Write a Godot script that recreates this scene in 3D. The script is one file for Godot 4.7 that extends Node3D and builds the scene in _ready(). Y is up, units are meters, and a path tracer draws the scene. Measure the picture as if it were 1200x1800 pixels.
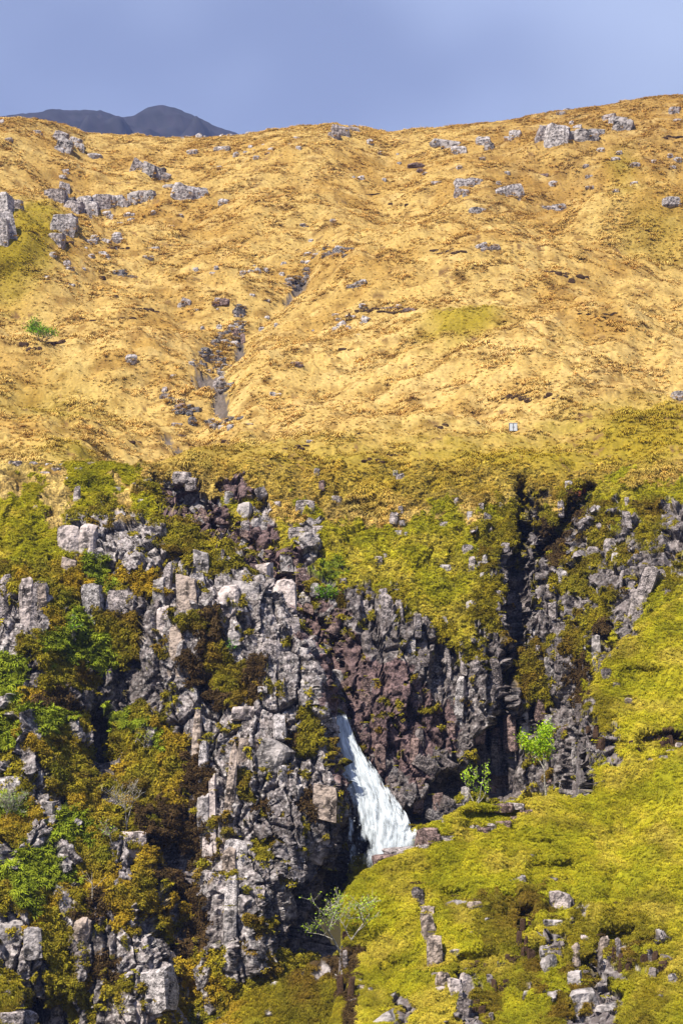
extends Node3D
# A Highland hillside with a rocky gorge and a waterfall, seen from across the valley.
# Distances are metres; "px, py" in the survey tables below are positions on the 1200 x 1800 survey sheet that
# spot() turns into a bearing, so that spot(px, py, d) is the place on that bearing d metres away.

const FOC := 3358.9
const PITCH := 0.17628
var SP := sin(PITCH)
var CP := cos(PITCH)
var rng := RandomNumberGenerator.new()
var M := {}
var rocks := []
var fringe := []     # [place, size, colour, kind] of tufts and cushions at the rocks
var used := {}
var n_fine := FastNoiseLite.new()
var n_mid := FastNoiseLite.new()
var n_low := FastNoiseLite.new()
var n_cell := FastNoiseLite.new()
var n_cell2 := FastNoiseLite.new()
var n_crack := FastNoiseLite.new()

# what covers the ground round the gorge, one letter for each 40 survey units, rows from 800 down:
# g golden grass, y yellow-green grass, m olive moss, o orange heath, v vivid fern, h dark heather, r grey rock, d dark rock, p purple wet rock, k cleft
const COVER := [
	"gggyyygggggggggggggggggggggggg",
	"gygyygmprgpggggggggggggggoyyyy",
	"yygymgypppyrgygggggygymdmhmymd",
	"yyyrrrrmmpppyryyyyyyymmdhdmdmd",
	"yyyrrrrrmmmppryyyyyyymddhmdmdd",
	"mooovoorrrrrrpvyyyyyymddmmdddm",
	"rroodddrrrrrrpmddmyyymddddmdyy",
	"rrovmmdrmhrrrppddddmymdddmhdyy",
	"rmvvvmmrhmrrrrppddddmddmdmdyyy",
	"vdmmdddrhmmhrrppppddddmmdhyyyy",
	"vohdddddrhmhrrpppppdrddmdhyyyy",
	"ovvmkvmdrrrrrmrpppppdrdkddmyyy",
	"vomokmvorrrrhmrpppppdkkddddyyh",
	"mromdomohrrmrrrppppddkkddddyyy",
	"mromoomohrmrrrrppddkkkkdddyyyy",
	"voroomohdrrhrhrdddkdyyyyyyyyyy",
	"orvvomhhhrrddrdkkkyyyyyyyyyyyy",
	"rvvmorodhrrmrrdkyyyyyyyyyyyyyy",
	"vvvoorohdrrrrdkyyyyyyyyyyyyyyy",
	"mvomhoorhrrrrkkyyyyyyyymyyyyyy",
	"romhdorohdrmdkkyyyyyymmmymymyy",
	"rdmddrrdhdrrdkkyyyyyymmydmymmy",
	"rrmdhrrromrrmmhhyyyyymymymdmyy",
	"mrmmdmrroommmmmhyyyydyymymdymy",
	"mkdmdrroooommmmhydyydmyymddymy",
]
const TONE := {   # linear base colours
	"g": Color(0.54, 0.375, 0.125), "y": Color(0.315, 0.285, 0.014), "m": Color(0.18, 0.158, 0.013), "o": Color(0.22, 0.17, 0.015),
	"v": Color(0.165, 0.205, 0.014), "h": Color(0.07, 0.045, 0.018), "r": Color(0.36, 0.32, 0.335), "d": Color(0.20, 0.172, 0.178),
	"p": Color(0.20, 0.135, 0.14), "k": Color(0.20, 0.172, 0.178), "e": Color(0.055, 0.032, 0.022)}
var tone_of := []      # by cover code
var code_grid := PackedByteArray()
const CODES := "gymovhrdpke"

func _ready():
	rng.seed = 7
	# camera
	var cam := Camera3D.new()
	cam.name = "camera"
	cam.fov = 30.0
	cam.near = 0.5
	cam.far = 12000.0
	cam.rotation.x = PITCH
	add_child(cam)
	cam.current = true
	# sky
	var env := Environment.new()
	env.background_mode = Environment.BG_SKY
	var sm := ProceduralSkyMaterial.new()
	sm.sky_top_color = Color(0.37, 0.415, 0.54)
	sm.sky_horizon_color = Color(0.54, 0.595, 0.71)
	sm.sky_curve = 0.22
	sm.ground_bottom_color = Color(0.25, 0.22, 0.12)
	sm.ground_horizon_color = Color(0.45, 0.45, 0.40)
	sm.sun_angle_max = 1.0
	sm.sky_cover = cloud_cover()
	sm.sky_cover_modulate = Color(1, 1, 1, 1)
	var sky := Sky.new()
	sky.sky_material = sm
	env.sky = sky
	env.tonemap_mode = Environment.TONE_MAPPER_LINEAR
	env.tonemap_exposure = 2.0
	env.sdfgi_enabled = true
	env.ssao_enabled = true
	env.ssil_enabled = true
	env.fog_enabled = true
	env.fog_density = 0.00008
	env.fog_light_color = Color(0.60, 0.70, 1.0)
	var we := WorldEnvironment.new()
	we.name = "environment"
	we.environment = env
	add_child(we)
	# sun: high, behind the left shoulder
	var sun := DirectionalLight3D.new()
	sun.name = "sun"
	sun.light_energy = 1.6
	sun.light_color = Color(1.0, 0.96, 0.88)
	sun.light_angular_distance = 0.5
	sun.shadow_enabled = true
	add_child(sun)
	sun.look_at_from_position(Vector3(-0.42, 0.82, 0.46), Vector3.ZERO)

	set_noise()
	for c in CODES: tone_of.append(TONE[c])
	for row in COVER:
		for c in row: code_grid.append(CODES.find(c))
	make_materials()
	make_rock_shapes()

	# the setting
	var t0 := Time.get_ticks_msec()
	var work := []
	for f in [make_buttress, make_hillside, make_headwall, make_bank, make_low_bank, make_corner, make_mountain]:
		var th := Thread.new()
		th.start(f)
		work.append(th)
	var made := []
	for th in work: made.append(th.wait_to_finish())
	for s in made: commit(s)
	var butt: Dictionary = made[0]
	var hill: Dictionary = made[1]
	var head: Dictionary = made[2]
	var bank: Dictionary = made[3]
	var low: Dictionary = made[4]
	var corner: Dictionary = made[5]
	print("sheets ", Time.get_ticks_msec() - t0)
	hill_rocks(hill)
	gorge_rocks(head)
	buttress_rocks(butt)
	bank_rocks(bank, corner)
	print("rocks ", Time.get_ticks_msec() - t0)
	make_waterfall(head)
	make_plants(hill, head, butt, bank, low, corner)
	print("plants ", Time.get_ticks_msec() - t0)
	make_trees(hill, head, butt, bank)
	make_cabinet(hill)
	print("done ", Time.get_ticks_msec() - t0)

# ---------------------------------------------------------------- helpers
func spot(px: float, py: float, d: float) -> Vector3:
	var cy := (900.0 - py) / FOC
	var k := d / (CP - cy * SP)
	return Vector3((px - 600.0) / FOC * k, (cy * CP + SP) * k, -d)

func sheet_xy(p: Vector3) -> Vector2:
	var y := p.y * CP + p.z * SP
	var z := -p.y * SP + p.z * CP
	return Vector2(600.0 - FOC * p.x / z, 900.0 + FOC * y / z)

func set_noise():
	var setup := [[n_fine, 0.9, 3, 11], [n_mid, 0.16, 4, 12], [n_low, 0.03, 3, 13]]
	for s in setup:
		s[0].noise_type = FastNoiseLite.TYPE_SIMPLEX_SMOOTH
		s[0].frequency = s[1]
		s[0].fractal_type = FastNoiseLite.FRACTAL_FBM
		s[0].fractal_octaves = s[2]
		s[0].seed = s[3]
	for s in [[n_cell, 0.42, 21, FastNoiseLite.RETURN_CELL_VALUE], [n_cell2, 1.05, 22, FastNoiseLite.RETURN_CELL_VALUE], [n_crack, 0.42, 21, FastNoiseLite.RETURN_DISTANCE2_SUB]]:
		s[0].noise_type = FastNoiseLite.TYPE_CELLULAR
		s[0].frequency = s[1]
		s[0].seed = s[2]
		s[0].fractal_type = FastNoiseLite.FRACTAL_NONE
		s[0].cellular_return_type = s[3]
		s[0].cellular_jitter = 0.95
		s[0].cellular_distance_function = FastNoiseLite.DISTANCE_EUCLIDEAN

func cloud_cover() -> ImageTexture:
	var n := FastNoiseLite.new()
	n.noise_type = FastNoiseLite.TYPE_SIMPLEX_SMOOTH
	n.frequency = 3.6
	n.fractal_octaves = 4
	n.seed = 5
	var im := Image.create(512, 256, false, Image.FORMAT_RGBA8)
	for y in 256:
		var up := (0.5 - (y + 0.5) / 256.0) * PI
		for x in 512:
			var a := (x + 0.5) / 512.0 * TAU
			var v := n.get_noise_3d(cos(a) * cos(up), sin(up) * 2.2, sin(a) * cos(up))
			var k := clampf(v * 0.9 + 0.35, 0.0, 1.0)
			im.set_pixel(x, y, Color(0.66, 0.70, 0.76, k * 0.36))
	return ImageTexture.create_from_image(im)

func numbered(called: String) -> String:
	var n: int = used.get(called, 0)
	used[called] = n + 1
	return called if n == 0 else "%s_%03d" % [called, n]

func put(mesh: Mesh, called: String, material: Material, parent: Node = self) -> MeshInstance3D:
	var o := MeshInstance3D.new()
	o.name = numbered(called) if parent == self else called
	o.mesh = mesh
	if material: o.material_override = material
	o.cast_shadow = GeometryInstance3D.SHADOW_CASTING_SETTING_ON
	parent.add_child(o, true)
	return o

func tag(o: Node, label := "", category := "", group := "", kind := ""):
	if label: o.set_meta("label", label)
	if category: o.set_meta("category", category)
	if group: o.set_meta("group", group)
	if kind: o.set_meta("kind", kind)
	return o

func base(called: String, at: Vector3, turn := 0.0) -> Node3D:
	var o := Node3D.new()
	o.name = numbered(called)
	add_child(o)
	o.position = at
	o.rotation.y = turn
	return o

# ---------------------------------------------------------------- materials
func speckle(seed_: int, lo: float, hi: float, spots: float, size: int, freq: float, tint := Color(1, 1, 1)) -> ImageTexture:
	# mottled mineral or turf grain; spots adds small pale flecks (lichen)
	var a := FastNoiseLite.new()
	a.seed = seed_; a.frequency = freq; a.fractal_octaves = 5; a.fractal_gain = 0.6
	var b := FastNoiseLite.new()
	b.seed = seed_ + 9; b.frequency = freq * 4.5; b.fractal_octaves = 2; b.noise_type = FastNoiseLite.TYPE_SIMPLEX_SMOOTH
	var ia := a.get_seamless_image(size, size).get_data()
	var ib := b.get_seamless_image(size, size).get_data()
	var out := PackedByteArray()
	out.resize(size * size * 3)
	for i in size * size:
		var v: float = lerp(lo, hi, ia[i] / 255.0)
		if spots > 0.0:
			var s := (ib[i] / 255.0 + ia[i] / 510.0 - 0.25) - (1.0 - spots)
			v = lerpf(v, 1.0, clampf(s * 9.0, 0.0, 0.85))
		var q := v
		out[i * 3] = int(clampf(q * tint.r, 0, 1) * 255.0)
		out[i * 3 + 1] = int(clampf(q * tint.g, 0, 1) * 255.0)
		out[i * 3 + 2] = int(clampf(q * tint.b, 0, 1) * 255.0)
	var im := Image.create_from_data(size, size, false, Image.FORMAT_RGB8, out)
	im.generate_mipmaps()
	return ImageTexture.create_from_image(im)

func relief(seed_: int, freq: float, size: int, strength: float) -> ImageTexture:
	var a := FastNoiseLite.new()
	a.seed = seed_; a.frequency = freq; a.fractal_octaves = 5; a.fractal_gain = 0.6
	var im := a.get_seamless_image(size, size)
	im.convert(Image.FORMAT_RGBA8)
	im.bump_map_to_normal_map(strength)
	return ImageTexture.create_from_image(im)

func surface(tex: Texture2D, nrm: Texture2D, per_metre: float, rough: float, color := Color(1, 1, 1), vertex := false, depth := 1.0) -> StandardMaterial3D:
	var m := StandardMaterial3D.new()
	m.albedo_color = color.linear_to_srgb()
	m.albedo_texture = tex
	m.normal_enabled = nrm != null
	m.normal_texture = nrm
	m.normal_scale = depth
	m.uv1_triplanar = true
	m.uv1_world_triplanar = true
	m.uv1_scale = Vector3.ONE * per_metre
	m.roughness = rough
	m.metallic_specular = 0.25
	m.vertex_color_use_as_albedo = vertex
	return m

func leafy(color := Color(1, 1, 1), glow := 0.25) -> StandardMaterial3D:
	var m := StandardMaterial3D.new()
	m.albedo_color = color.linear_to_srgb()
	m.vertex_color_use_as_albedo = true
	m.roughness = 0.9
	m.metallic_specular = 0.15
	m.cull_mode = BaseMaterial3D.CULL_DISABLED
	m.backlight_enabled = glow > 0.0
	m.backlight = Color(glow, glow, glow * 0.6)
	return m

func make_materials():
	var rock_tex := speckle(3, 0.02, 1.15, 0.46, 512, 0.012)
	var stain_tex := speckle(17, -0.05, 1.25, 0.50, 512, 0.0055)
	var turf_tex := speckle(4, 0.62, 1.0, 0.0, 512, 0.02)
	var rock_n := relief(5, 0.016, 512, 9.0)
	var turf_n := relief(6, 0.03, 512, 7.0)
	M.cliff = surface(rock_tex, rock_n, 0.12, 0.85, Color(1, 1, 1), true, 1.3)
	M.turf = surface(turf_tex, turf_n, 0.16, 0.95, Color(1, 1, 1), true, 1.0)
	M.rock = surface(rock_tex, rock_n, 0.17, 0.85, Color(0.47, 0.415, 0.425), false, 1.4)
	M.rock_pale = surface(rock_tex, rock_n, 0.21, 0.85, Color(0.62, 0.575, 0.60), false, 1.2)
	M.rock_stained = surface(stain_tex, rock_n, 0.13, 0.85, Color(0.52, 0.45, 0.45), false, 1.4)
	M.rock_brown = surface(stain_tex, rock_n, 0.16, 0.85, Color(0.40, 0.325, 0.29), false, 1.4)
	M.rock_grey = surface(stain_tex, rock_n, 0.15, 0.85, Color(0.38, 0.35, 0.36), false, 1.4)
	M.rock_dark = surface(rock_tex, rock_n, 0.15, 0.7, Color(0.25, 0.215, 0.22), false, 1.4)
	M.rock_wet = surface(rock_tex, rock_n, 0.15, 0.25, Color(0.19, 0.175, 0.19), false, 1.4)
	M.rock_purple = surface(rock_tex, rock_n, 0.16, 0.7, Color(0.30, 0.21, 0.20), false, 1.4)
	M.rock_red = surface(rock_tex, rock_n, 0.16, 0.9, Color(0.50, 0.15, 0.07), false, 1.0)
	M.peat = surface(turf_tex, rock_n, 0.5, 0.95, Color(0.085, 0.05, 0.032), false, 1.5)
	M.bark = surface(rock_tex, rock_n, 0.8, 0.9, Color(0.42, 0.38, 0.33), false, 1.0)
	M.bark_pale = surface(rock_tex, rock_n, 0.8, 0.9, Color(0.62, 0.58, 0.52), false, 1.0)
	M.grass = leafy(Color(1, 1, 1), 0.0)
	M.leaf = leafy(Color(1, 1, 1), 0.35)

# ---------------------------------------------------------------- rocks
func make_rock_shapes():
	# chiselled blocks: a ball of directions cut by planes, a little uneven; unit size, base at y = -0.5
	for v in 24:
		var planes := []
		for a in [Vector3.RIGHT, Vector3.LEFT, Vector3.UP, Vector3.DOWN, Vector3.FORWARD, Vector3.BACK]:
			var nn: Vector3 = (a + Vector3(rng.randfn(0, 0.08), rng.randfn(0, 0.08), rng.randfn(0, 0.08))).normalized()
			planes.append([nn, rng.randf_range(0.42, 0.5)])
		for k in (7 if v < 12 else 16):
			var nn := Vector3(rng.randfn(), rng.randfn(), rng.randfn()).normalized()
			planes.append([nn, rng.randf_range(0.54, 0.72) if v < 12 else rng.randf_range(0.42, 0.6)])
		var st := SurfaceTool.new()
		st.begin(Mesh.PRIMITIVE_TRIANGLES)
		st.set_smooth_group(-1)
		var cut := func(p: Vector3) -> Vector3:
			for q in planes:
				var c: float = p.dot(q[0])
				if c > q[1]: p *= q[1] / c
			var w := p * 5.0 + Vector3(v * 7, 0, 0)
			return p + 0.035 * Vector3(n_fine.get_noise_3dv(w), n_fine.get_noise_3dv(w + Vector3(50, 0, 0)), n_fine.get_noise_3dv(w + Vector3(0, 50, 0)))
		var n := 4
		for face in 6:
			var ax: Vector3 = [Vector3.RIGHT, Vector3.LEFT, Vector3.UP, Vector3.DOWN, Vector3.BACK, Vector3.FORWARD][face]
			var bx := Vector3(ax.y, ax.z, ax.x)
			var cx := ax.cross(bx)
			for j in n:
				for i in n:
					var g := []
					for o in [[0, 0], [1, 0], [0, 1], [1, 1]]:
						g.append(cut.call((ax + bx * ((i + o[0]) * 2.0 / n - 1.0) + cx * ((j + o[1]) * 2.0 / n - 1.0)) * 0.5))
					for q in [g[0], g[2], g[1], g[1], g[2], g[3]]: st.add_vertex(q)
		st.generate_normals()
		rocks.append(st.commit())

func rock(called: String, at: Vector3, size: Vector3, turn: Vector3, material: Material, parent: Node = self, worn := false) -> MeshInstance3D:
	var o := put(rocks[rng.randi() % 12 + (12 if worn else 0)], called, material, parent)
	o.transform = Transform3D(Basis.from_euler(turn) * Basis.from_scale(size), at)
	return o

# ---------------------------------------------------------------- sheets of ground
func cover(px: float, py: float) -> int:
	var i := clampi(int(floor(px / 40.0)), 0, 29)
	var j := clampi(int(floor((py - 800.0) / 40.0)), 0, 24)
	return code_grid[j * 30 + i]

func is_plant(c: int) -> bool:
	return c < 6

func amount(px: float, py: float, lo: int, hi: int) -> float:
	# smooth share of cover codes lo..hi round a place
	var x := px / 40.0 - 0.5
	var y := (py - 800.0) / 40.0 - 0.5
	var i := int(floor(x)); var j := int(floor(y))
	var fx := x - i; var fy := y - j
	var s := 0.0
	for b in 2:
		for a in 2:
			var c: int = code_grid[clampi(j + b, 0, 24) * 30 + clampi(i + a, 0, 29)]
			if c >= lo and c <= hi:
				s += (fx if a == 1 else 1.0 - fx) * (fy if b == 1 else 1.0 - fy)
	return s

func depth_from(points: Array, px: float, py: float, s: float) -> float:
	var w := 1e-9; var t := 0.0
	for p in points:
		var dx: float = (px - p[0]) / s; var dy: float = (py - p[1]) / s
		var k := exp(-(dx * dx + dy * dy)) + 1e-7 / (0.01 + dx * dx + dy * dy)
		w += k; t += k * p[2]
	return t / w

func along(line: Array, x: float) -> float:   # line of [x, y], y at x
	if x <= line[0][0]: return line[0][1]
	for i in range(1, line.size()):
		if x <= line[i][0]:
			var k: float = (x - line[i - 1][0]) / maxf(line[i][0] - line[i - 1][0], 0.001)
			return lerpf(line[i - 1][1], line[i][1], k)
	return line[-1][1]

func on_path(line: Array, u: float) -> Vector2:  # by length
	var total := 0.0
	for i in range(1, line.size()): total += Vector2(line[i][0], line[i][1]).distance_to(Vector2(line[i - 1][0], line[i - 1][1]))
	var want := u * total
	for i in range(1, line.size()):
		var a := Vector2(line[i - 1][0], line[i - 1][1]); var b := Vector2(line[i][0], line[i][1])
		var l := a.distance_to(b)
		if want <= l or i == line.size() - 1: return a.lerp(b, clampf(want / maxf(l, 0.001), 0, 1))
		want -= l
	return Vector2(line[-1][0], line[-1][1])

func near_path(line: Array, p: Vector2) -> Vector2:   # (distance, how far along)
	var best := 1e9; var at := 0.0
	for i in range(1, line.size()):
		var a := Vector2(line[i - 1][0], line[i - 1][1]); var b := Vector2(line[i][0], line[i][1])
		var ab := b - a
		var k := clampf((p - a).dot(ab) / ab.length_squared(), 0, 1)
		var d := p.distance_to(a + ab * k)
		if d < best:
			best = d; at = (i - 1 + k) / (line.size() - 1)
	return Vector2(best, at)

func coarse(points: Array, x0: float, x1: float, y0: float, y1: float, s: float) -> Dictionary:
	var n := 40
	var g := PackedFloat32Array()
	g.resize((n + 1) * (n + 1))
	for j in n + 1:
		for i in n + 1:
			g[j * (n + 1) + i] = depth_from(points, lerpf(x0, x1, float(i) / n), lerpf(y0, y1, float(j) / n), s)
	return {"g": g, "n": n, "x0": x0, "x1": x1, "y0": y0, "y1": y1}

func read(c: Dictionary, px: float, py: float) -> float:
	var n: int = c.n
	var x := clampf((px - c.x0) / (c.x1 - c.x0), 0, 0.99999) * n
	var y := clampf((py - c.y0) / (c.y1 - c.y0), 0, 0.99999) * n
	var i := int(x); var j := int(y)
	var fx := x - i; var fy := y - j
	var g: PackedFloat32Array = c.g
	var k := j * (n + 1) + i
	return lerpf(lerpf(g[k], g[k + 1], fx), lerpf(g[k + n + 1], g[k + n + 2], fx), fy)

func sheet(nu: int, nv: int) -> Dictionary:
	var pos := PackedVector3Array(); pos.resize(nu * nv)
	var col := PackedColorArray(); col.resize(nu * nv)
	var code := PackedByteArray(); code.resize(nu * nv)
	var nrm := PackedVector3Array(); nrm.resize(nu * nv)
	return {"nu": nu, "nv": nv, "pos": pos, "col": col, "code": code, "nrm": nrm}

func normals(pos: PackedVector3Array, nu: int, nv: int) -> PackedVector3Array:
	var out := PackedVector3Array(); out.resize(nu * nv)
	for j in nv:
		var ja := maxi(j - 1, 0) * nu; var jb := mini(j + 1, nv - 1) * nu
		for i in nu:
			var du := pos[j * nu + mini(i + 1, nu - 1)] - pos[j * nu + maxi(i - 1, 0)]
			var dv := pos[jb + i] - pos[ja + i]
			var n := dv.cross(du)
			out[j * nu + i] = n.normalized() if n.length_squared() > 1e-12 else Vector3.UP
	return out

func finish(s: Dictionary, called: String, material: Material):
	s.called = called; s.material = material
	s.nrm = normals(s.pos, s.nu, s.nv)
	if s.get("upward", false):     # rows run up the slope
		for k in s.nrm.size(): s.nrm[k] = -s.nrm[k]

func commit(s: Dictionary) -> MeshInstance3D:
	var nu: int = s.nu; var nv: int = s.nv
	var pos: PackedVector3Array = s.pos
	var up: bool = s.get("upward", false)
	var idx := PackedInt32Array(); idx.resize((nu - 1) * (nv - 1) * 6)
	var k := 0
	for j in nv - 1:
		for i in nu - 1:
			var a := j * nu + i
			if up:
				idx[k] = a; idx[k + 1] = a + nu; idx[k + 2] = a + 1
				idx[k + 3] = a + 1; idx[k + 4] = a + nu; idx[k + 5] = a + nu + 1
			else:
				idx[k] = a; idx[k + 1] = a + 1; idx[k + 2] = a + nu
				idx[k + 3] = a + 1; idx[k + 4] = a + nu + 1; idx[k + 5] = a + nu
			k += 6
	var arr := []
	arr.resize(Mesh.ARRAY_MAX)
	arr[Mesh.ARRAY_VERTEX] = pos
	arr[Mesh.ARRAY_NORMAL] = s.nrm
	arr[Mesh.ARRAY_COLOR] = s.col
	arr[Mesh.ARRAY_INDEX] = idx
	var am := ArrayMesh.new()
	am.add_surface_from_arrays(Mesh.PRIMITIVE_TRIANGLES, arr)
	var o := put(am, s.called, s.material)
	o.set_meta("kind", "structure")
	s.node = o
	return o

func hit(s: Dictionary, px: float, py: float) -> int:   # vertex of the sheet nearest to that bearing
	var nu: int = s.nu; var nv: int = s.nv
	var pos: PackedVector3Array = s.pos
	var want := Vector2(px, py)
	var best := 1e12; var bi := 0; var bj := 0
	var step := 10
	for j in range(s.get("first", 0), nv, step):
		for i in range(0, s.get("last", nu), step):
			var d := sheet_xy(pos[j * nu + i]).distance_squared_to(want)
			if d < best: best = d; bi = i; bj = j
	for j in range(maxi(bj - step, 0), mini(bj + step + 1, nv)):
		for i in range(maxi(bi - step, 0), mini(bi + step + 1, nu)):
			var d := sheet_xy(pos[j * nu + i]).distance_squared_to(want)
			if d < best: best = d; bi = i; bj = j
	return bj * nu + bi

func mottled(c: Color, p: Vector3, much: float) -> Color:
	var k := 1.0 + much * (n_fine.get_noise_3dv(p) * 0.9 + n_mid.get_noise_3dv(p) * 0.7)
	return Color(c.r * k, c.g * k, c.b * k)

func catmull(a: float, b: float, c: float, d: float, t: float) -> float:
	return 0.5 * (2.0 * b + (c - a) * t + (2.0 * a - 5.0 * b + 4.0 * c - d) * t * t + (3.0 * b - a - 3.0 * c + d) * t * t * t)

const SKYLINE := [[-300, 222], [-100, 212], [0, 209], [50, 208], [100, 216], [150, 237], [200, 241], [300, 244], [420, 241], [500, 231], [590, 222], [680, 235], [780, 227], [900, 214], [1000, 198], [1100, 181], [1200, 166], [1350, 150], [1500, 146]]
const STREAM := [[605, 440], [560, 462], [525, 490], [470, 520], [425, 552], [400, 590], [365, 625], [385, 660], [345, 700], [330, 735], [370, 748], [270, 775], [215, 800]]

func hill_tone(p: Vector3, px: float, py: float) -> Color:
	var c: Color = TONE.g
	# drier, browner or greener stretches, plus cloud shade painted on the upper right ridge
	var hue := n_low.get_noise_3d(p.x * 1.6, 40, p.z * 1.6)
	var hue2 := n_mid.get_noise_3d(p.x * 0.7, 80, p.z * 1.4)
	var hue3 := n_mid.get_noise_3d(p.x * 1.3, 160, p.z * 3.4)
	var high := smoothstep(470.0, 300.0, py)
	c = c.lerp(Color(0.40, 0.235, 0.055), clampf(0.12 + hue * 1.3 + 0.30 * high * (0.4 + smoothstep(400.0, 1000.0, px)) - (0.2 if py > 650 else 0.0), 0, 0.85))
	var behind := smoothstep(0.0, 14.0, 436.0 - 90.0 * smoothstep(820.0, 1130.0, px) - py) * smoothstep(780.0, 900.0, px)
	c = c.lerp(Color(0.27, 0.15, 0.035), behind * clampf(0.5 + hue2, 0.1, 0.8))  # darker brown in the colour stands in for cloud shadow behind the spur
	c = c.lerp(Color(0.64, 0.47, 0.19), clampf(hue2 * 1.5 + (0.15 if py > 560 else -0.15), 0, 0.7))
	c = c.lerp(Color(0.24, 0.135, 0.035), clampf(hue3 * 3.0 - 0.3, 0, 0.8))
	for g in [[820, 630, 70, 24, 0.9], [45, 440, 62, 50, 1.1], [70, 690, 150, 60, 0.45], [10, 480, 60, 60, 0.6], [700, 805, 700, 34, 0.5], [150, 790, 60, 16, 0.5], [1160, 420, 90, 60, 0.35], [1090, 320, 30, 40, 0.4], [40, 720, 90, 18, 0.4], [900, 850, 500, 40, 0.5], [1170, 775, 170, 40, 0.9], [960, 800, 160, 24, 0.7], [560, 870, 420, 60, 0.4]]:
		var gx: float = (px - g[0]) / g[2]; var gy: float = (py - g[1]) / g[3]
		var gg := gx * gx + gy * gy
		if gg < 3.0: c = c.lerp(Color(0.31, 0.235, 0.018), clampf((exp(-gg) * 1.5 + hue2 * 0.5 - 0.1) * g[4], 0, 0.9))
	return c

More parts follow.
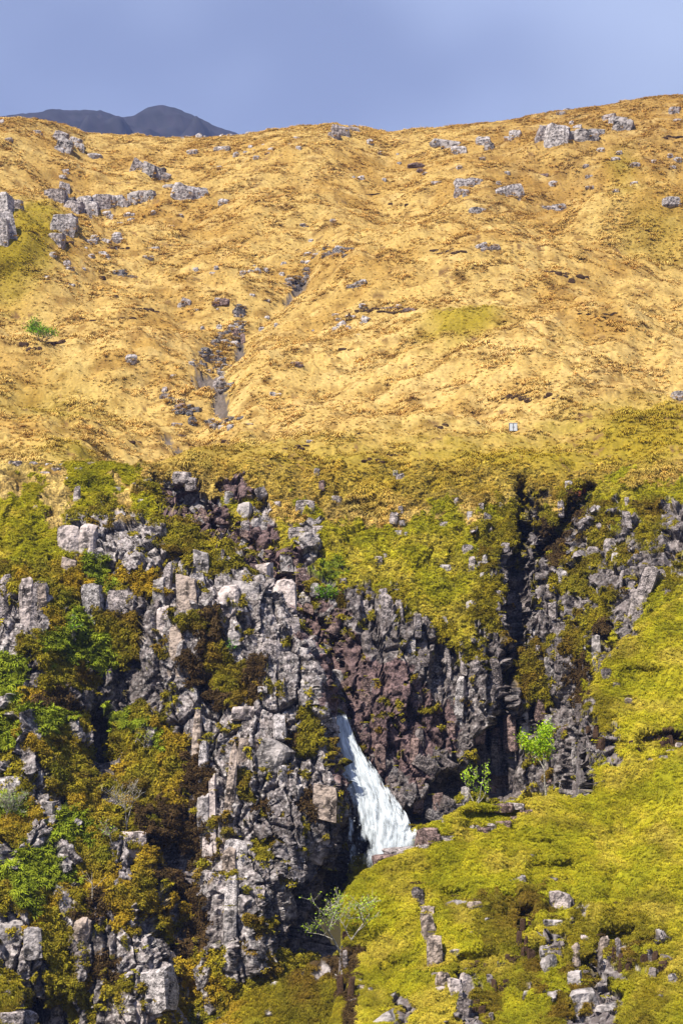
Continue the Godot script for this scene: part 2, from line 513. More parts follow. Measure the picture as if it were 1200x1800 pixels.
func make_hillside() -> Dictionary:
	var nu := 560; var nv := 430
	var s := sheet(nu, nv)
	var pos: PackedVector3Array = s.pos; var col: PackedColorArray = s.col; var code: PackedByteArray = s.code
	var rows_y := [940.0, 832.0, 765.0, 690.0, 605.0, 520.0, 450.0, 392.0, 340.0, 292.0, 250.0]
	var rows_d := [221.0, 216.0, 238.0, 258.0, 283.0, 305.0, 330.0, 352.0, 372.0, 392.0, 410.0]
	var nr := rows_y.size() + 3
	for i in nu:
		var px := lerpf(-300.0, 1500.0, float(i) / (nu - 1))
		var sk := along(SKYLINE, px)
		var ys := PackedFloat32Array(); var ds := PackedFloat32Array()
		var hump := smoothstep(820.0, 1050.0, px)          # nearer spur on the east side, with a dip behind it
		var west := smoothstep(200.0, -20.0, px)
		for r in rows_y.size():
			var y: float = rows_y[r]; var d: float = rows_d[r]
			if r == 10: y = sk + 10.0
			elif r > 5: y = lerpf(y, sk + (y - 250.0) * (1.0 + (242.0 - sk) / 260.0) + 10.0, smoothstep(5.0, 9.0, r))
			if r == 7:
				y = lerpf(y, 400.0 - 52.0 * smoothstep(860.0, 1130.0, px), hump)
				d = lerpf(d, 341.0, hump)
			if r == 8:
				y = lerpf(y, 412.0 - 44.0 * smoothstep(860.0, 1130.0, px), hump)
				d = lerpf(d, 364.0, hump)
			if r == 9: d = lerpf(d, 388.0, hump)
			if r >= 6: d -= 22.0 * west
			ys.append(y); ds.append(d)
		ys.append(sk); ds.append(ds[10] + 9.0)
		ys.append(sk + 34.0); ds.append(ds[10] + 34.0)
		ys.append(sk + 330.0); ds.append(ds[10] + 220.0)
		for j in nv:
			var f := float(j) / (nv - 1) * (nr - 1)
			var a := mini(int(f), nr - 2)
			var t := f - a
			var py := catmull(ys[maxi(a - 1, 0)], ys[a], ys[a + 1], ys[mini(a + 2, nr - 1)], t)
			var d := catmull(ds[maxi(a - 1, 0)], ds[a], ds[a + 1], ds[mini(a + 2, nr - 1)], t)
			var p := spot(px, py, d)
			# humps, terraces along the slope, tussocky ground
			var low := n_low.get_noise_3d(p.x, 0, p.z)
			var mid := n_mid.get_noise_3d(p.x, 0, p.z)
			var ter := n_mid.get_noise_3d(p.x * 0.45 + 90.0, 0, p.z * 2.6)
			var fin := n_fine.get_noise_3d(p.x * 0.6, 0, p.z)
			var fade := smoothstep(0.2, 1.6, f)
			var calm := 1.0 - 0.85 * smoothstep(8.5, 10.3, f)
			var h := low * 3.6 * calm + n_low.get_noise_3d(p.x * 0.38, 900, p.z * 0.38) * 9.0 * calm * smoothstep(0.8, 3.0, f) + mid * 1.3 * calm + fin * 0.26 * fade
			var scarp := smoothstep(0.05, 0.16, ter) * 0.45 + smoothstep(-0.30, -0.22, ter) * 0.4
			h += scarp * fade * 0.6
			var np := near_path(STREAM, Vector2(px, py)) if (px > 60 and px < 760 and py < 860 and py > 360) else Vector2(999, 0)
			h -= 3.6 * exp(-pow(np.x / 42.0, 2.0)) * smoothstep(0.0, 0.15, np.y)
			var wob := 1.0 + 0.7 * mid
			var cut := (1.0 - smoothstep(2.0, 9.0 * wob + 5.0, np.x)) * smoothstep(-0.25, 0.25, n_mid.get_noise_3d(p.x * 0.6, 500, p.z * 0.6))
			h -= cut * 1.0
			p.y += h * smoothstep(0.0, 1.0, f + 0.2)
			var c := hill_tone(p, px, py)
			var kind := 0
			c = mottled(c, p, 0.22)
			var bed := -1.0
			if np.x < 70.0:
				for q in [[592, 443, 30, 13], [525, 490, 22, 10], [508, 503, 16, 8], [422, 560, 13, 26], [396, 595, 30, 18], [366, 630, 40, 17], [384, 645, 18, 22], [395, 672, 11, 22], [316, 716, 20, 17], [388, 746, 28, 9], [342, 722, 10, 20], [428, 736, 20, 9], [295, 698, 16, 9]]:
					bed = maxf(bed, 1.0 - Vector2((px - q[0]) / (q[2] * 0.72), (py - q[1]) / (q[3] * 0.8)).length() + fin * 0.7 + mid * 0.4)
			if bed > 0.0: p.y -= 0.8 * smoothstep(0.0, 0.4, bed)
			if bed > 0.05:
				kind = 7
				c = mottled(Color(0.17, 0.14, 0.125), p, 0.8)
				p.y += 0.8 * n_fine.get_noise_3d(p.x * 1.3, 700, p.z * 1.3)
			elif ter > 0.03 and ter < 0.13 and n_mid.get_noise_3d(p.x * 0.8, 300, p.z * 0.8) > 0.3:
				kind = 10
				c = mottled(Color(0.22, 0.13, 0.05), p, 0.4)
			pos[j * nu + i] = p; col[j * nu + i] = c; code[j * nu + i] = kind
	s.pos = pos; s.col = col; s.code = code
	s.upward = true
	s.worn = true
	finish(s, "hillside", M.turf)
	return s

func clad(s: Dictionary, pxs: PackedFloat32Array, pys: PackedFloat32Array, strength: PackedFloat32Array, soft: float, rocky: float):
	# gives a bare sheet its rock blocks, clefts and turf, and its base colours
	var nu: int = s.nu; var nv: int = s.nv
	var pos: PackedVector3Array = s.pos; var col: PackedColorArray = s.col; var code: PackedByteArray = s.code
	var nb := normals(pos, nu, nv)
	for k in nu * nv:
		var p := pos[k]
		var px := pxs[k]; var py := pys[k]
		var st := strength[k]
		var w1 := n_mid.get_noise_3d(p.x * 1.6, p.y * 1.6, p.z * 1.6)
		var w2 := n_mid.get_noise_3d(p.x * 1.6 + 70.0, p.y * 1.6, p.z * 1.6)
		var f := n_fine.get_noise_3dv(p)
		var wx := px + w1 * 34.0 + f * 16.0
		var wy := py + w2 * 34.0 + f * 12.0
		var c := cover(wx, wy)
		var cleft := amount(px + w1 * 14.0, py + w2 * 20.0, 9, 9)
		var q := Vector3(p.x * 1.15 + w1 * 0.9 + p.y * 0.05, p.y * 0.13 + w2 * 0.3, p.z)
		var big := n_cell.get_noise_3dv(q)
		var mass := n_cell.get_noise_3d(q.x * 0.40 + 31.0, q.y * 0.5, q.z * 0.40)
		var crk := n_crack.get_noise_3dv(q) + 1.0
		var sml := n_cell2.get_noise_3d(p.x + w2 * 0.8, p.y * 0.55 + p.x * 0.12, p.z)
		var plant := is_plant(c)
		if plant and c != 0 and c != 1 and rocky > 0.0 and sml + big * 0.6 > 1.15 - rocky: # a rock shows through the plants
			c = 6 if sml > 0.0 else 7
			plant = false
		elif not plant and c != 9 and f + w2 * 0.8 > 0.6:          # moss on a ledge
			c = 2
			plant = true
		var n := nb[k]
		var h := 0.0
		if plant:
			h = (w1 * 1.1 + f * 0.55) * (1.0 - 0.6 * soft) + big * 0.7 * (1.0 - soft)
			h += 0.2
		else:
			h = (mass * 1.25 + big * 0.75 + sml * 0.34) * (1.0 - 0.6 * soft) + f * 0.22 - (1.0 - smoothstep(0.0, 0.08, crk)) * 1.0
		h *= st
		h -= smoothstep(0.25, 0.9, cleft) * 4.2 * st
		var out := Vector3(n.x, n.y * 0.35, maxf(n.z, 0.0)).normalized() if not plant else (n + Vector3.UP * 0.5).normalized()
		var e: Color = tone_of[c]
		if plant:
			var t := n_mid.get_noise_3d(p.x * 1.1, p.y * 1.1 + 60.0, p.z * 1.1)
			if c == 1 and soft > 0.8:
				var mossy := n_mid.get_noise_3d(p.x * 0.8 + 20.0, p.y * 1.6, p.z * 0.8)
				e = e.lerp(tone_of[2], clampf(mossy * 2.6 + 0.7 * smoothstep(1560.0, 1800.0, py) - 0.05, 0.0, 0.8))
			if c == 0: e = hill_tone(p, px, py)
			elif c == 1: e = e.lerp(Color(0.42, 0.33, 0.05), clampf(t * 1.6, 0, 0.6)).lerp(Color(0.20, 0.205, 0.010), clampf(-t * 1.7, 0, 0.6))
			elif c == 2: e = e.lerp(Color(0.24, 0.19, 0.012), clampf(t * 1.8, 0, 0.7)).lerp(Color(0.12, 0.065, 0.012), clampf(-t * 1.8, 0, 0.7))
			elif c == 3: e = e.lerp(Color(0.33, 0.21, 0.015), clampf(t * 1.8, 0, 0.7)).lerp(Color(0.13, 0.15, 0.012), clampf(-t * 1.8, 0, 0.7))
			e = mottled(e, p, 0.55)
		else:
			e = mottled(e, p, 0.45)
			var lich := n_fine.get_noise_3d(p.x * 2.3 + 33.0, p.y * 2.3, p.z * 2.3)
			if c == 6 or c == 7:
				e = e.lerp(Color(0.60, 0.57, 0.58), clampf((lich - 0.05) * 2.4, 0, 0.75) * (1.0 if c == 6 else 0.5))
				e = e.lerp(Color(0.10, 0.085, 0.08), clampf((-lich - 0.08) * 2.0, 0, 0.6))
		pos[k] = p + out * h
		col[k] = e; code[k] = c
	s.pos = pos; s.col = col; s.code = code

const SLOT := [[917, 826], [914, 900], [912, 1000], [905, 1100], [897, 1180], [888, 1270]]
const SLOT2 := [[1034, 862], [1008, 895], [985, 925], [958, 968]]
const CHUTE := [[285, 858], [340, 905], [420, 952], [478, 1000], [540, 1070], [577, 1135], [600, 1250]]

func make_headwall() -> Dictionary:
	var nu := 470; var nv := 380
	var s := sheet(nu, nv)
	var pos: PackedVector3Array = s.pos
	var pts := []
	for x in [200, 350, 500, 650, 800, 950]:
		pts.append_array([[x, 815, 217.0], [x, 850, 213.0], [x, 900, 209.0], [x, 950, 206.0], [x, 1040, 200.0], [x, 1130, 198.5], [x, 1220, 197.5], [x, 1320, 197.0], [x, 1440, 196.0], [x, 1600, 195.0]])
	for q in [[1080, 0.35], [1180, 0.7], [1300, 1.0], [1450, 1.2]]:
		var x: float = q[0]; var k: float = q[1]
		pts.append_array([[x, 815, 217.0 - 4 * k], [x, 880, 211.0 - 9 * k], [x, 950, 206.0 - 13 * k], [x, 1040, 200.0 - 16 * k], [x, 1150, 198.0 - 20 * k], [x, 1300, 196.0 - 22 * k], [x, 1440, 195.0 - 24 * k], [x, 1600, 194.0 - 26 * k]])
	pts.append_array([[630, 1330, 193.0], [680, 1450, 190.0], [660, 1540, 188.0], [610, 1270, 194.0], [740, 1400, 193.0]])
	var cg := coarse(pts, 180.0, 1460.0, 800.0, 1640.0, 75.0)
	var pxs := PackedFloat32Array(); pxs.resize(nu * nv)
	var pys := PackedFloat32Array(); pys.resize(nu * nv)
	var stg := PackedFloat32Array(); stg.resize(nu * nv)
	var skirt := 14
	s.first = skirt
	for j in nv:
		for i in nu:
			var px := lerpf(200.0, 1440.0, float(i) / (nu - 1))
			var top := 824.0 + 22.0 * n_low.get_noise_2d(px * 0.5, 5.0) + 14.0 * n_mid.get_noise_2d(px * 0.2, 5.0)
			var v := float(maxi(j - skirt, 0)) / (nv - 1 - skirt)
			var py := lerpf(top, 1620.0, v)
			var p := spot(px, py, read(cg, px, py))
			if j < skirt:
				var b := float(skirt - j)
				p += Vector3(0, -0.12 * b * b * 0.3, -b * 0.8)
			var u := Vector2(px + 9.0 * n_mid.get_noise_2d(px * 0.2, py * 0.2), py)
			var a := near_path(SLOT, u)
			p.z -= 4.5 * (1.0 - smoothstep(5.0, 18.0 + 9.0 * n_mid.get_noise_2d(px * 0.1, py * 0.12), a.x)) * smoothstep(0.0, 0.1, a.y)
			a = near_path(SLOT2, u)
			p.z -= 3.6 * (1.0 - smoothstep(6.0, 20.0, a.x))
			p.z -= 7.0 * (1.0 - smoothstep(14.0, 32.0, u.distance_to(Vector2(885, 1278))))
			a = near_path(CHUTE, u)
			p.z -= 2.5 * (1.0 - smoothstep(6.0, 34.0, a.x))
			pos[j * nu + i] = p
			pxs[j * nu + i] = px; pys[j * nu + i] = py
			stg[j * nu + i] = clampf((j - 2) / 30.0, 0.0, 1.0)
	s.pos = pos
	clad(s, pxs, pys, stg, 0.3, 0.35)
	finish(s, "gorge_headwall", M.cliff)
	return s

const EDGE := [[815, 240], [850, 272], [880, 288], [905, 325], [940, 385], [975, 440], [1010, 472], [1060, 517], [1100, 543], [1165, 577], [1210, 584], [1260, 590], [1320, 600], [1380, 614], [1450, 617], [1500, 602], [1560, 580], [1620, 566], [1690, 556], [1760, 552], [1900, 560]]

func make_buttress() -> Dictionary:
	var nu := 440; var nv := 560
	var s := sheet(nu, nv)
	var pos: PackedVector3Array = s.pos
	var pts := []
	for x in [-250, -120, 0, 120, 240, 360, 480, 600]:
		pts.append_array([[x, 815, 217.5], [x, 850, 211.0], [x, 900, 203.0], [x, 950, 197.0], [x, 1020, 194.0], [x, 1100, 191.0], [x, 1200, 188.5], [x, 1300, 186.0], [x, 1400, 183.5], [x, 1500, 181.0], [x, 1600, 178.5], [x, 1700, 176.0], [x, 1800, 173.5], [x, 1900, 171.0]])
	pts.append_array([[40, 1100, 187.0], [30, 1050, 189.0], [40, 1180, 185.0], [200, 1120, 194.0], [200, 1220, 194.0], [180, 1300, 193.0], [240, 1350, 187.0], [150, 1400, 184.0], [60, 1300, 179.0], [60, 1400, 176.0], [100, 1500, 174.0], [20, 1500, 171.0], [0, 1600, 167.0], [100, 1600, 169.0], [230, 1500, 176.0], [230, 1600, 171.0], [260, 1700, 167.0], [260, 1800, 165.0], [100, 1700, 167.0], [0, 1700, 165.0], [330, 1640, 184.0], [330, 1760, 181.0], [340, 1500, 186.0], [300, 1000, 192.0], [405, 1080, 186.5], [300, 1100, 187.5], [420, 1600, 175.0], [420, 1700, 172.0], [540, 1620, 184.0], [520, 1700, 184.0], [590, 1540, 189.0], [-120, 1500, 165.0], [-120, 1700, 158.0], [-250, 1600, 158.0]])
	var cg := coarse(pts, -260.0, 640.0, 800.0, 1910.0, 62.0)
	var pxs := PackedFloat32Array(); pxs.resize(nu * nv)
	var pys := PackedFloat32Array(); pys.resize(nu * nv)
	var stg := PackedFloat32Array(); stg.resize(nu * nv)
	var skirt := 14; var wrap := 30
	s.first = skirt; s.last = nu - wrap
	for j in nv:
		var v := float(maxi(j - skirt, 0)) / (nv - 1 - skirt)
		var py := lerpf(815.0, 1900.0, v)
		var e := along(EDGE, py) + 9.0 * n_mid.get_noise_2d(py * 0.25, 3.0)
		for i in nu:
			var u := float(mini(i, nu - 1 - wrap)) / (nu - 1 - wrap)
			var px := lerpf(-250.0, e, 1.0 - pow(1.0 - u, 1.15))
			var p := spot(px, py + (5.0 * n_low.get_noise_2d(px * 0.4, 9.0) if j < 60 else 0.0), read(cg, px, py))
			var round_ := smoothstep(40.0, 0.0, e - px)
			p.z -= 2.2 * round_ * round_
			if i > nu - 1 - wrap:
				var b := float(i - (nu - 1 - wrap))
				p += Vector3(0.0, 0.0, -b * 0.45)
			if j < skirt:
				var b := float(skirt - j)
				p += Vector3(0, -0.03 * b * b, -b * 0.7)
			pos[j * nu + i] = p
			pxs[j * nu + i] = px; pys[j * nu + i] = py
			stg[j * nu + i] = clampf((j - 2) / 40.0, 0.0, 1.0) * (0.35 if i > nu - 1 - wrap else 1.0)
	s.pos = pos
	clad(s, pxs, pys, stg, 0.2, 0.25)
	finish(s, "cliff_buttress", M.cliff)
	return s

const CREST := [[556, 1900], [590, 1800], [603, 1690], [606, 1640], [600, 1585], [615, 1562], [640, 1534], [690, 1514], [735, 1492], [760, 1452], [800, 1432], [830, 1411], [900, 1418], [950, 1402], [1010, 1396], [1055, 1384], [1058, 1345], [1038, 1305], [1022, 1262], [1024, 1232], [1050, 1195], [1070, 1150], [1120, 1100], [1200, 1046], [1300, 985], [1420, 930]]

func make_bank() -> Dictionary:
	var nu := 520; var nv := 330
	var s := sheet(nu, nv)
	var pos: PackedVector3Array = s.pos
	var pts := [[560, 1900, 133.0], [600, 1800, 138.0], [604, 1690, 145.0], [604, 1600, 148.0], [640, 1534, 151.0], [735, 1492, 152.5], [830, 1411, 157.0], [950, 1402, 159.0], [1055, 1384, 161.0], [1058, 1345, 164.0], [1024, 1240, 169.0], [1070, 1150, 174.0], [1200, 1046, 180.0], [1420, 930, 186.0],
		[650, 1800, 135.5], [800, 1800, 133.0], [1000, 1800, 132.0], [1200, 1800, 131.0], [1420, 1800, 130.0], [700, 1700, 140.0], [850, 1700, 138.5], [1000, 1700, 138.0], [1200, 1700, 137.0], [700, 1600, 145.0], [850, 1600, 144.5], [1000, 1600, 144.0], [1200, 1600, 143.0], [1420, 1600, 142.0], [850, 1500, 150.5], [1000, 1500, 150.5], [1200, 1500, 149.0], [1100, 1430, 155.5], [1250, 1430, 154.0], [1150, 1350, 161.0], [1250, 1350, 160.0], [1150, 1250, 167.0], [1250, 1250, 166.0], [1150, 1150, 173.0], [1300, 1150, 173.0], [1420, 1200, 170.0], [1420, 1400, 157.0],
		[650, 1900, 130.0], [800, 1900, 128.0], [1000, 1900, 127.0], [1200, 1900, 126.0], [1420, 1900, 125.0]]
	var cg := coarse(pts, 540.0, 1440.0, 920.0, 1910.0, 80.0)
	var pxs := PackedFloat32Array(); pxs.resize(nu * nv)
	var pys := PackedFloat32Array(); pys.resize(nu * nv)
	var stg := PackedFloat32Array(); stg.resize(nu * nv)
	var wrap := 24
	s.first = wrap
	# small rock steps that break the turf: [px, py, half width, drop]
	var steps := [[925, 1610, 15, 1.2], [745, 1590, 10, 0.6], [1080, 1640, 34, 1.0], [1150, 1660, 26, 0.9], [1165, 1296, 46, 1.0], [985, 1570, 26, 0.7], [805, 1582, 26, 0.6], [900, 1590, 20, 0.5], [1020, 1690, 20, 0.8], [968, 1668, 24, 0.7], [840, 1690, 40, 0.7], [690, 1690, 26, 0.5], [1060, 1310, 36, 0.6], [930, 1492, 40, 0.5], [660, 1620, 40, 0.4], [1090, 1545, 30, 0.4], [970, 1530, 40, 0.6], [860, 1430, 50, 0.7], [1130, 1190, 40, 0.4], [1120, 1470, 60, 0.4]]
	for i in nu:
		var u := float(i) / (nu - 1)
		var c := on_path(CREST, u)
		c.y += 5.0 * n_mid.get_noise_2d(u * 60.0, 1.0) + 3.0 * n_fine.get_noise_2d(u * 60.0, 4.0)
		var ox := lerpf(560.0, 1430.0, u)
		for j in nv:
			var v := pow(float(maxi(j - wrap, 0)) / (nv - 1 - wrap), 1.15)
			var px := lerpf(c.x, ox, v); var py := lerpf(c.y, 1900.0, v)
			var p := spot(px, py, read(cg, px, py))
			if j < wrap:
				var b := float(wrap - j)
				p += Vector3(0.0, -0.016 * b * b - 0.05 * b, -b * 0.32)
			var ter := n_mid.get_noise_3d(p.x * 0.5, p.y * 2.0, p.z * 0.5)
			p.y += (smoothstep(0.0, 0.1, ter) * 0.4 + smoothstep(-0.3, -0.22, ter) * 0.35) * clampf((j - wrap) / 30.0, 0, 1)
			for q in steps:
				var dx: float = absf(px - q[0] + 12.0 * ter) / q[2]
				var dy: float = py - q[1]
				if dx < 1.3 and dy > -6.0 and dy < 70.0:
					p.z -= 1.7 * q[3] * smoothstep(-3.0, 3.0, dy) * (1.0 - smoothstep(30.0, 70.0, dy)) * (1.0 - smoothstep(0.8, 1.25, dx))
			pos[j * nu + i] = p
			pxs[j * nu + i] = px; pys[j * nu + i] = py
			stg[j * nu + i] = 0.85 * (0.35 + 0.65 * clampf((j - wrap) / 20.0, 0.0, 1.0))
	s.pos = pos
	clad(s, pxs, pys, stg, 0.9, 0.05)
	finish(s, "grass_bank", M.turf)
	return s

func simple_sheet(called: String, top: Array, x0: float, x1: float, bottom: float, d_top: float, d_bottom: float, nu: int, nv: int) -> Dictionary:
	var s := sheet(nu, nv)
	var pos: PackedVector3Array = s.pos
	var pxs := PackedFloat32Array(); pxs.resize(nu * nv)
	var pys := PackedFloat32Array(); pys.resize(nu * nv)
	var stg := PackedFloat32Array(); stg.resize(nu * nv)
	var wrap := 16
	s.first = wrap
	for j in nv:
		for i in nu:
			var px := lerpf(x0, x1, float(i) / (nu - 1))
			var v := float(maxi(j - wrap, 0)) / (nv - 1 - wrap)
			var ty := along(top, px) + 6.0 * n_mid.get_noise_2d(px * 0.2, 2.0)
			var py := lerpf(ty, bottom, v)
			var p := spot(px, py, lerpf(d_top, d_bottom, v))
			if j < wrap:
				var b := float(wrap - j)
				p += Vector3(0.0, -0.03 * b * b, -b * 0.4)
			pos[j * nu + i] = p
			pxs[j * nu + i] = px; pys[j * nu + i] = py
			stg[j * nu + i] = 0.7
	s.pos = pos
	clad(s, pxs, pys, stg, 0.8, 0.15)
	finish(s, called, M.turf)
	return s

func make_low_bank() -> Dictionary:
	return simple_sheet("gorge_floor", [[300, 1850], [385, 1800], [420, 1765], [470, 1738], [520, 1718], [560, 1692], [620, 1660], [700, 1640]], 300.0, 700.0, 1900.0, 166.0, 158.0, 150, 110)

func make_corner() -> Dictionary:
	return simple_sheet("lower_slope", [[-250, 1620], [-100, 1650], [0, 1706], [40, 1742], [75, 1785], [105, 1830], [140, 1890]], -250.0, 140.0, 1900.0, 152.0, 146.0, 130, 90)

func make_mountain() -> Dictionary:
	var nu := 220; var nv := 60
	var s := sheet(nu, nv)
	var pos: PackedVector3Array = s.pos; var col: PackedColorArray = s.col
	var sky := [[-500, 262], [-200, 228], [0, 207], [30, 204], [70, 200], [82, 196], [100, 195], [122, 197], [150, 196], [180, 197], [205, 208], [215, 210], [235, 207], [258, 193], [275, 188], [292, 188], [315, 195], [345, 208], [375, 223], [405, 234], [430, 243], [520, 275], [800, 330]]
	for j in nv:
		var v := float(j) / (nv - 1)
		for i in nu:
			var px := lerpf(-500.0, 800.0, float(i) / (nu - 1))
			var y := along(sky, px) - 5.0 + 2.6 * n_mid.get_noise_2d(px * 0.9, 7.0)
			var p: Vector3
			if v < 0.7:
				p = spot(px, lerpf(460.0, y, v / 0.7), lerpf(1900.0, 2600.0, v / 0.7))
			else:
				p = spot(px, y, 2600.0) + Vector3(0, -420.0, -700.0) * ((v - 0.7) / 0.3)
			p += Vector3(0, 1, 1).normalized() * n_low.get_noise_3d(p.x * 0.35, p.y * 0.5, p.z * 0.2) * 60.0 * smoothstep(0.69, 0.55, v)
			pos[j * nu + i] = p
			col[j * nu + i] = mottled(Color(0.033, 0.032, 0.042), p * 0.06, 0.8)  # cloud shadow over the mountain is put into this dark base colour
	s.pos = pos; s.col = col
	s.upward = true
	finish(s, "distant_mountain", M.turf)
	return s

# ---------------------------------------------------------------- rocks set in the ground
func set_rock(s: Dictionary, q: Array, material: Material, called := "rock_outcrop", sink := 0.15, grow := 1.12) -> MeshInstance3D:
	# q: [px, py, w, h] on the survey sheet; the rock stands where that bearing meets the sheet
	var k := hit(s, q[0], q[1])
	var p: Vector3 = s.pos[k]
	var n: Vector3 = s.nrm[k]
	var m: float = -p.z / FOC / 0.97
	var w: float = q[2] * m * grow; var h: float = q[3] * m * grow
	if w > 2.4 and sink > 0.2: sink = 0.46
	var deep := maxf(minf(w, h) * 0.9, w * 0.6)
	var turn := Vector3(rng.randf_range(-0.12, 0.12), rng.randf_range(-0.35, 0.35), rng.randf_range(-0.1, 0.1) + (q[4] if q.size() > 4 else 0.0))
	var on_hill: bool = s.get("upward", false)
	if w > (1.3 if on_hill else 0.5) and called != "peat_bank":
		for i in (4 if on_hill else 5):
			if on_hill:
				var c: Color = s.col[k]
				fringe.append([p + Vector3(rng.randf_range(-0.62, 0.62) * w, -h * 0.12 + rng.randf_range(-0.1, 0.15), deep * rng.randf_range(0.2, 0.6)), rng.randf_range(0.3, 0.6), TONE.g.lerp(c, 0.3), 0])
			elif rng.randf() < 0.55:
				fringe.append([p - n * deep * (sink - 0.32) + Vector3(rng.randf_range(-0.5, 0.5) * w, h * (0.46 if rng.randf() < 0.6 else rng.randf_range(-0.5, 0.4)), rng.randf_range(-0.4, 0.1) * deep), rng.randf_range(0.25, 0.7), [TONE.m, TONE.m, TONE.h, TONE.o, TONE.y][rng.randi() % 5], 1])
	return rock(called, p - n * deep * sink, Vector3(w, h, deep), turn, material, s.node if called != "boulder" else self, s.get("worn", rng.randf() < 0.45))

func crumbs(s: Dictionary, q: Array, material: Material, called: String, count: int):
	for i in count:
		var x: float = q[0] + rng.randfn(0, 0.5) * q[2]
		var y: float = q[1] + rng.randfn(0, 0.5) * q[3]
		var w: float = rng.randf_range(0.12, 0.4) * minf(q[2], 40)
		set_rock(s, [x, y, w, w * rng.randf_range(0.6, 1.1)], material, called)

func hill_rocks(s: Dictionary):
	var mats := [M.rock, M.rock_pale, M.rock_grey]
	# crags: upright slabs, side by side
	var crag := [[6, 375, 26, 60, 0.1], [2, 420, 22, 60, 0.15], [18, 410, 18, 66, 0.2], [28, 362, 16, 18], [40, 366, 14, 20], [104, 345, 26, 40], [116, 332, 14, 22], [96, 372, 22, 40], [118, 372, 26, 44], [136, 362, 22, 34], [150, 362, 20, 30], [110, 405, 30, 44], [124, 398, 22, 34], [140, 388, 22, 32], [154, 392, 16, 40, 0.15], [162, 372, 18, 32, 0.12], [100, 425, 20, 24], [172, 358, 18, 26], [184, 360, 20, 32], [196, 356, 16, 22], [208, 356, 18, 22], [222, 356, 18, 20], [236, 352, 18, 26], [248, 350, 18, 30], [262, 346, 14, 20], [240, 298, 16, 32, -0.25], [252, 302, 16, 36, -0.25], [264, 306, 16, 34, -0.25], [277, 311, 16, 30, -0.25], [290, 316, 14, 22, -0.25],
		[300, 332, 18, 14], [322, 340, 26, 26, -0.2], [343, 345, 26, 26, -0.2], [355, 343, 14, 20],
		[106, 246, 18, 26, -0.3], [116, 262, 20, 34, -0.3], [104, 268, 14, 16], [130, 252, 14, 20, -0.3], [140, 262, 12, 16],
		[960, 240, 28, 30, -0.2], [978, 250, 30, 44, -0.2], [994, 262, 22, 34, -0.2], [968, 262, 26, 26], [1008, 240, 26, 20], [1030, 240, 30, 20], [1046, 236, 24, 18], [1018, 244, 24, 14], [1086, 214, 22, 20], [1095, 226, 24, 34, -0.3], [1104, 238, 16, 18, -0.3], [1070, 208, 18, 12], [598, 234, 22, 24], [612, 236, 20, 26], [622, 230, 14, 14], [590, 242, 14, 14],
		[818, 326, 26, 22], [834, 322, 20, 18], [812, 340, 20, 14], [884, 342, 20, 22, 0.3], [900, 340, 26, 26, 0.3], [908, 346, 14, 18], [840, 372, 22, 14], [856, 368, 16, 12], [966, 366, 26, 14], [980, 364, 18, 12], [775, 254, 26, 14], [792, 258, 24, 18], [806, 268, 20, 20], [850, 254, 18, 22], [858, 262, 12, 18], [905, 240, 14, 20], [894, 246, 12, 12], [1138, 188, 14, 14], [1000, 198, 20, 10], [985, 200, 12, 8], [1186, 196, 14, 16], [1192, 216, 14, 12]]
	s.worn = false
	for q in crag: set_rock(s, [q[0], q[1], q[2], q[3] * 0.9, q[4] if q.size() > 4 else 0.0], mats[rng.randi() % 3], "rock_slab", 0.14, 1.55)
	s.worn = true
	var pale := [[50, 222, 22, 12], [68, 234, 14, 10], [167, 277, 22, 12], [113, 302, 11, 8], [109, 312, 12, 7], [4, 218, 10, 14], [15, 245, 14, 8], [222, 396, 20, 14], [206, 424, 18, 12], [188, 425, 16, 10], [180, 446, 16, 8], [182, 450, 14, 9], [160, 453, 10, 9], [205, 418, 14, 18], [118, 468, 12, 20], [108, 478, 14, 10], [80, 490, 12, 8], [258, 405, 20, 12], [280, 406, 14, 9], [310, 396, 22, 12], [298, 400, 12, 8], [232, 388, 12, 8], [393, 356, 14, 14], [281, 260, 24, 9], [338, 268, 16, 10], [390, 262, 24, 9], [452, 278, 9, 9], [470, 271, 8, 6], [387, 296, 9, 7], [548, 392, 20, 8], [585, 391, 10, 8], [536, 396, 14, 7], [270, 440, 18, 10], [262, 452, 16, 8], [650, 253, 10, 14], [665, 270, 8, 6], [632, 284, 12, 6], [765, 323, 16, 9], [890, 306, 8, 6], [908, 266, 14, 10], [1080, 280, 14, 8], [1115, 289, 15, 12], [1190, 283, 12, 12], [1030, 292, 10, 8], [1054, 266, 14, 12], [1035, 333, 12, 7], [440, 480, 14, 11], [454, 479, 10, 12], [430, 481, 9, 9], [468, 473, 12, 8], [344, 474, 8, 10], [380, 475, 6, 10], [325, 532, 14, 16, -0.4], [318, 538, 9, 12, -0.4], [345, 544, 10, 5], [600, 574, 18, 14, 0.5], [592, 582, 13, 16], [612, 578, 8, 9], [640, 562, 12, 14, -0.5], [676, 545, 11, 9], [700, 541, 14, 9], [484, 572, 8, 7], [355, 578, 7, 9], [535, 462, 10, 9], [862, 437, 30, 10, 0.2], [845, 433, 20, 8, 0.3], [630, 499, 26, 8, 0.4], [615, 506, 12, 7], [760, 540, 7, 5], [436, 748, 12, 7], [310, 746, 16, 8], [322, 765, 14, 5], [545, 777, 10, 6], [470, 560, 9, 7], [460, 578, 9, 8], [290, 690, 8, 18], [378, 682, 9, 20], [470, 528, 10, 5], [305, 660, 12, 8], [335, 640, 9, 8], [490, 690, 9, 5]]
	for q in pale: set_rock(s, q, [M.rock_pale, M.rock_pale, M.rock][rng.randi() % 3], "stone", 0.14, 1.4)
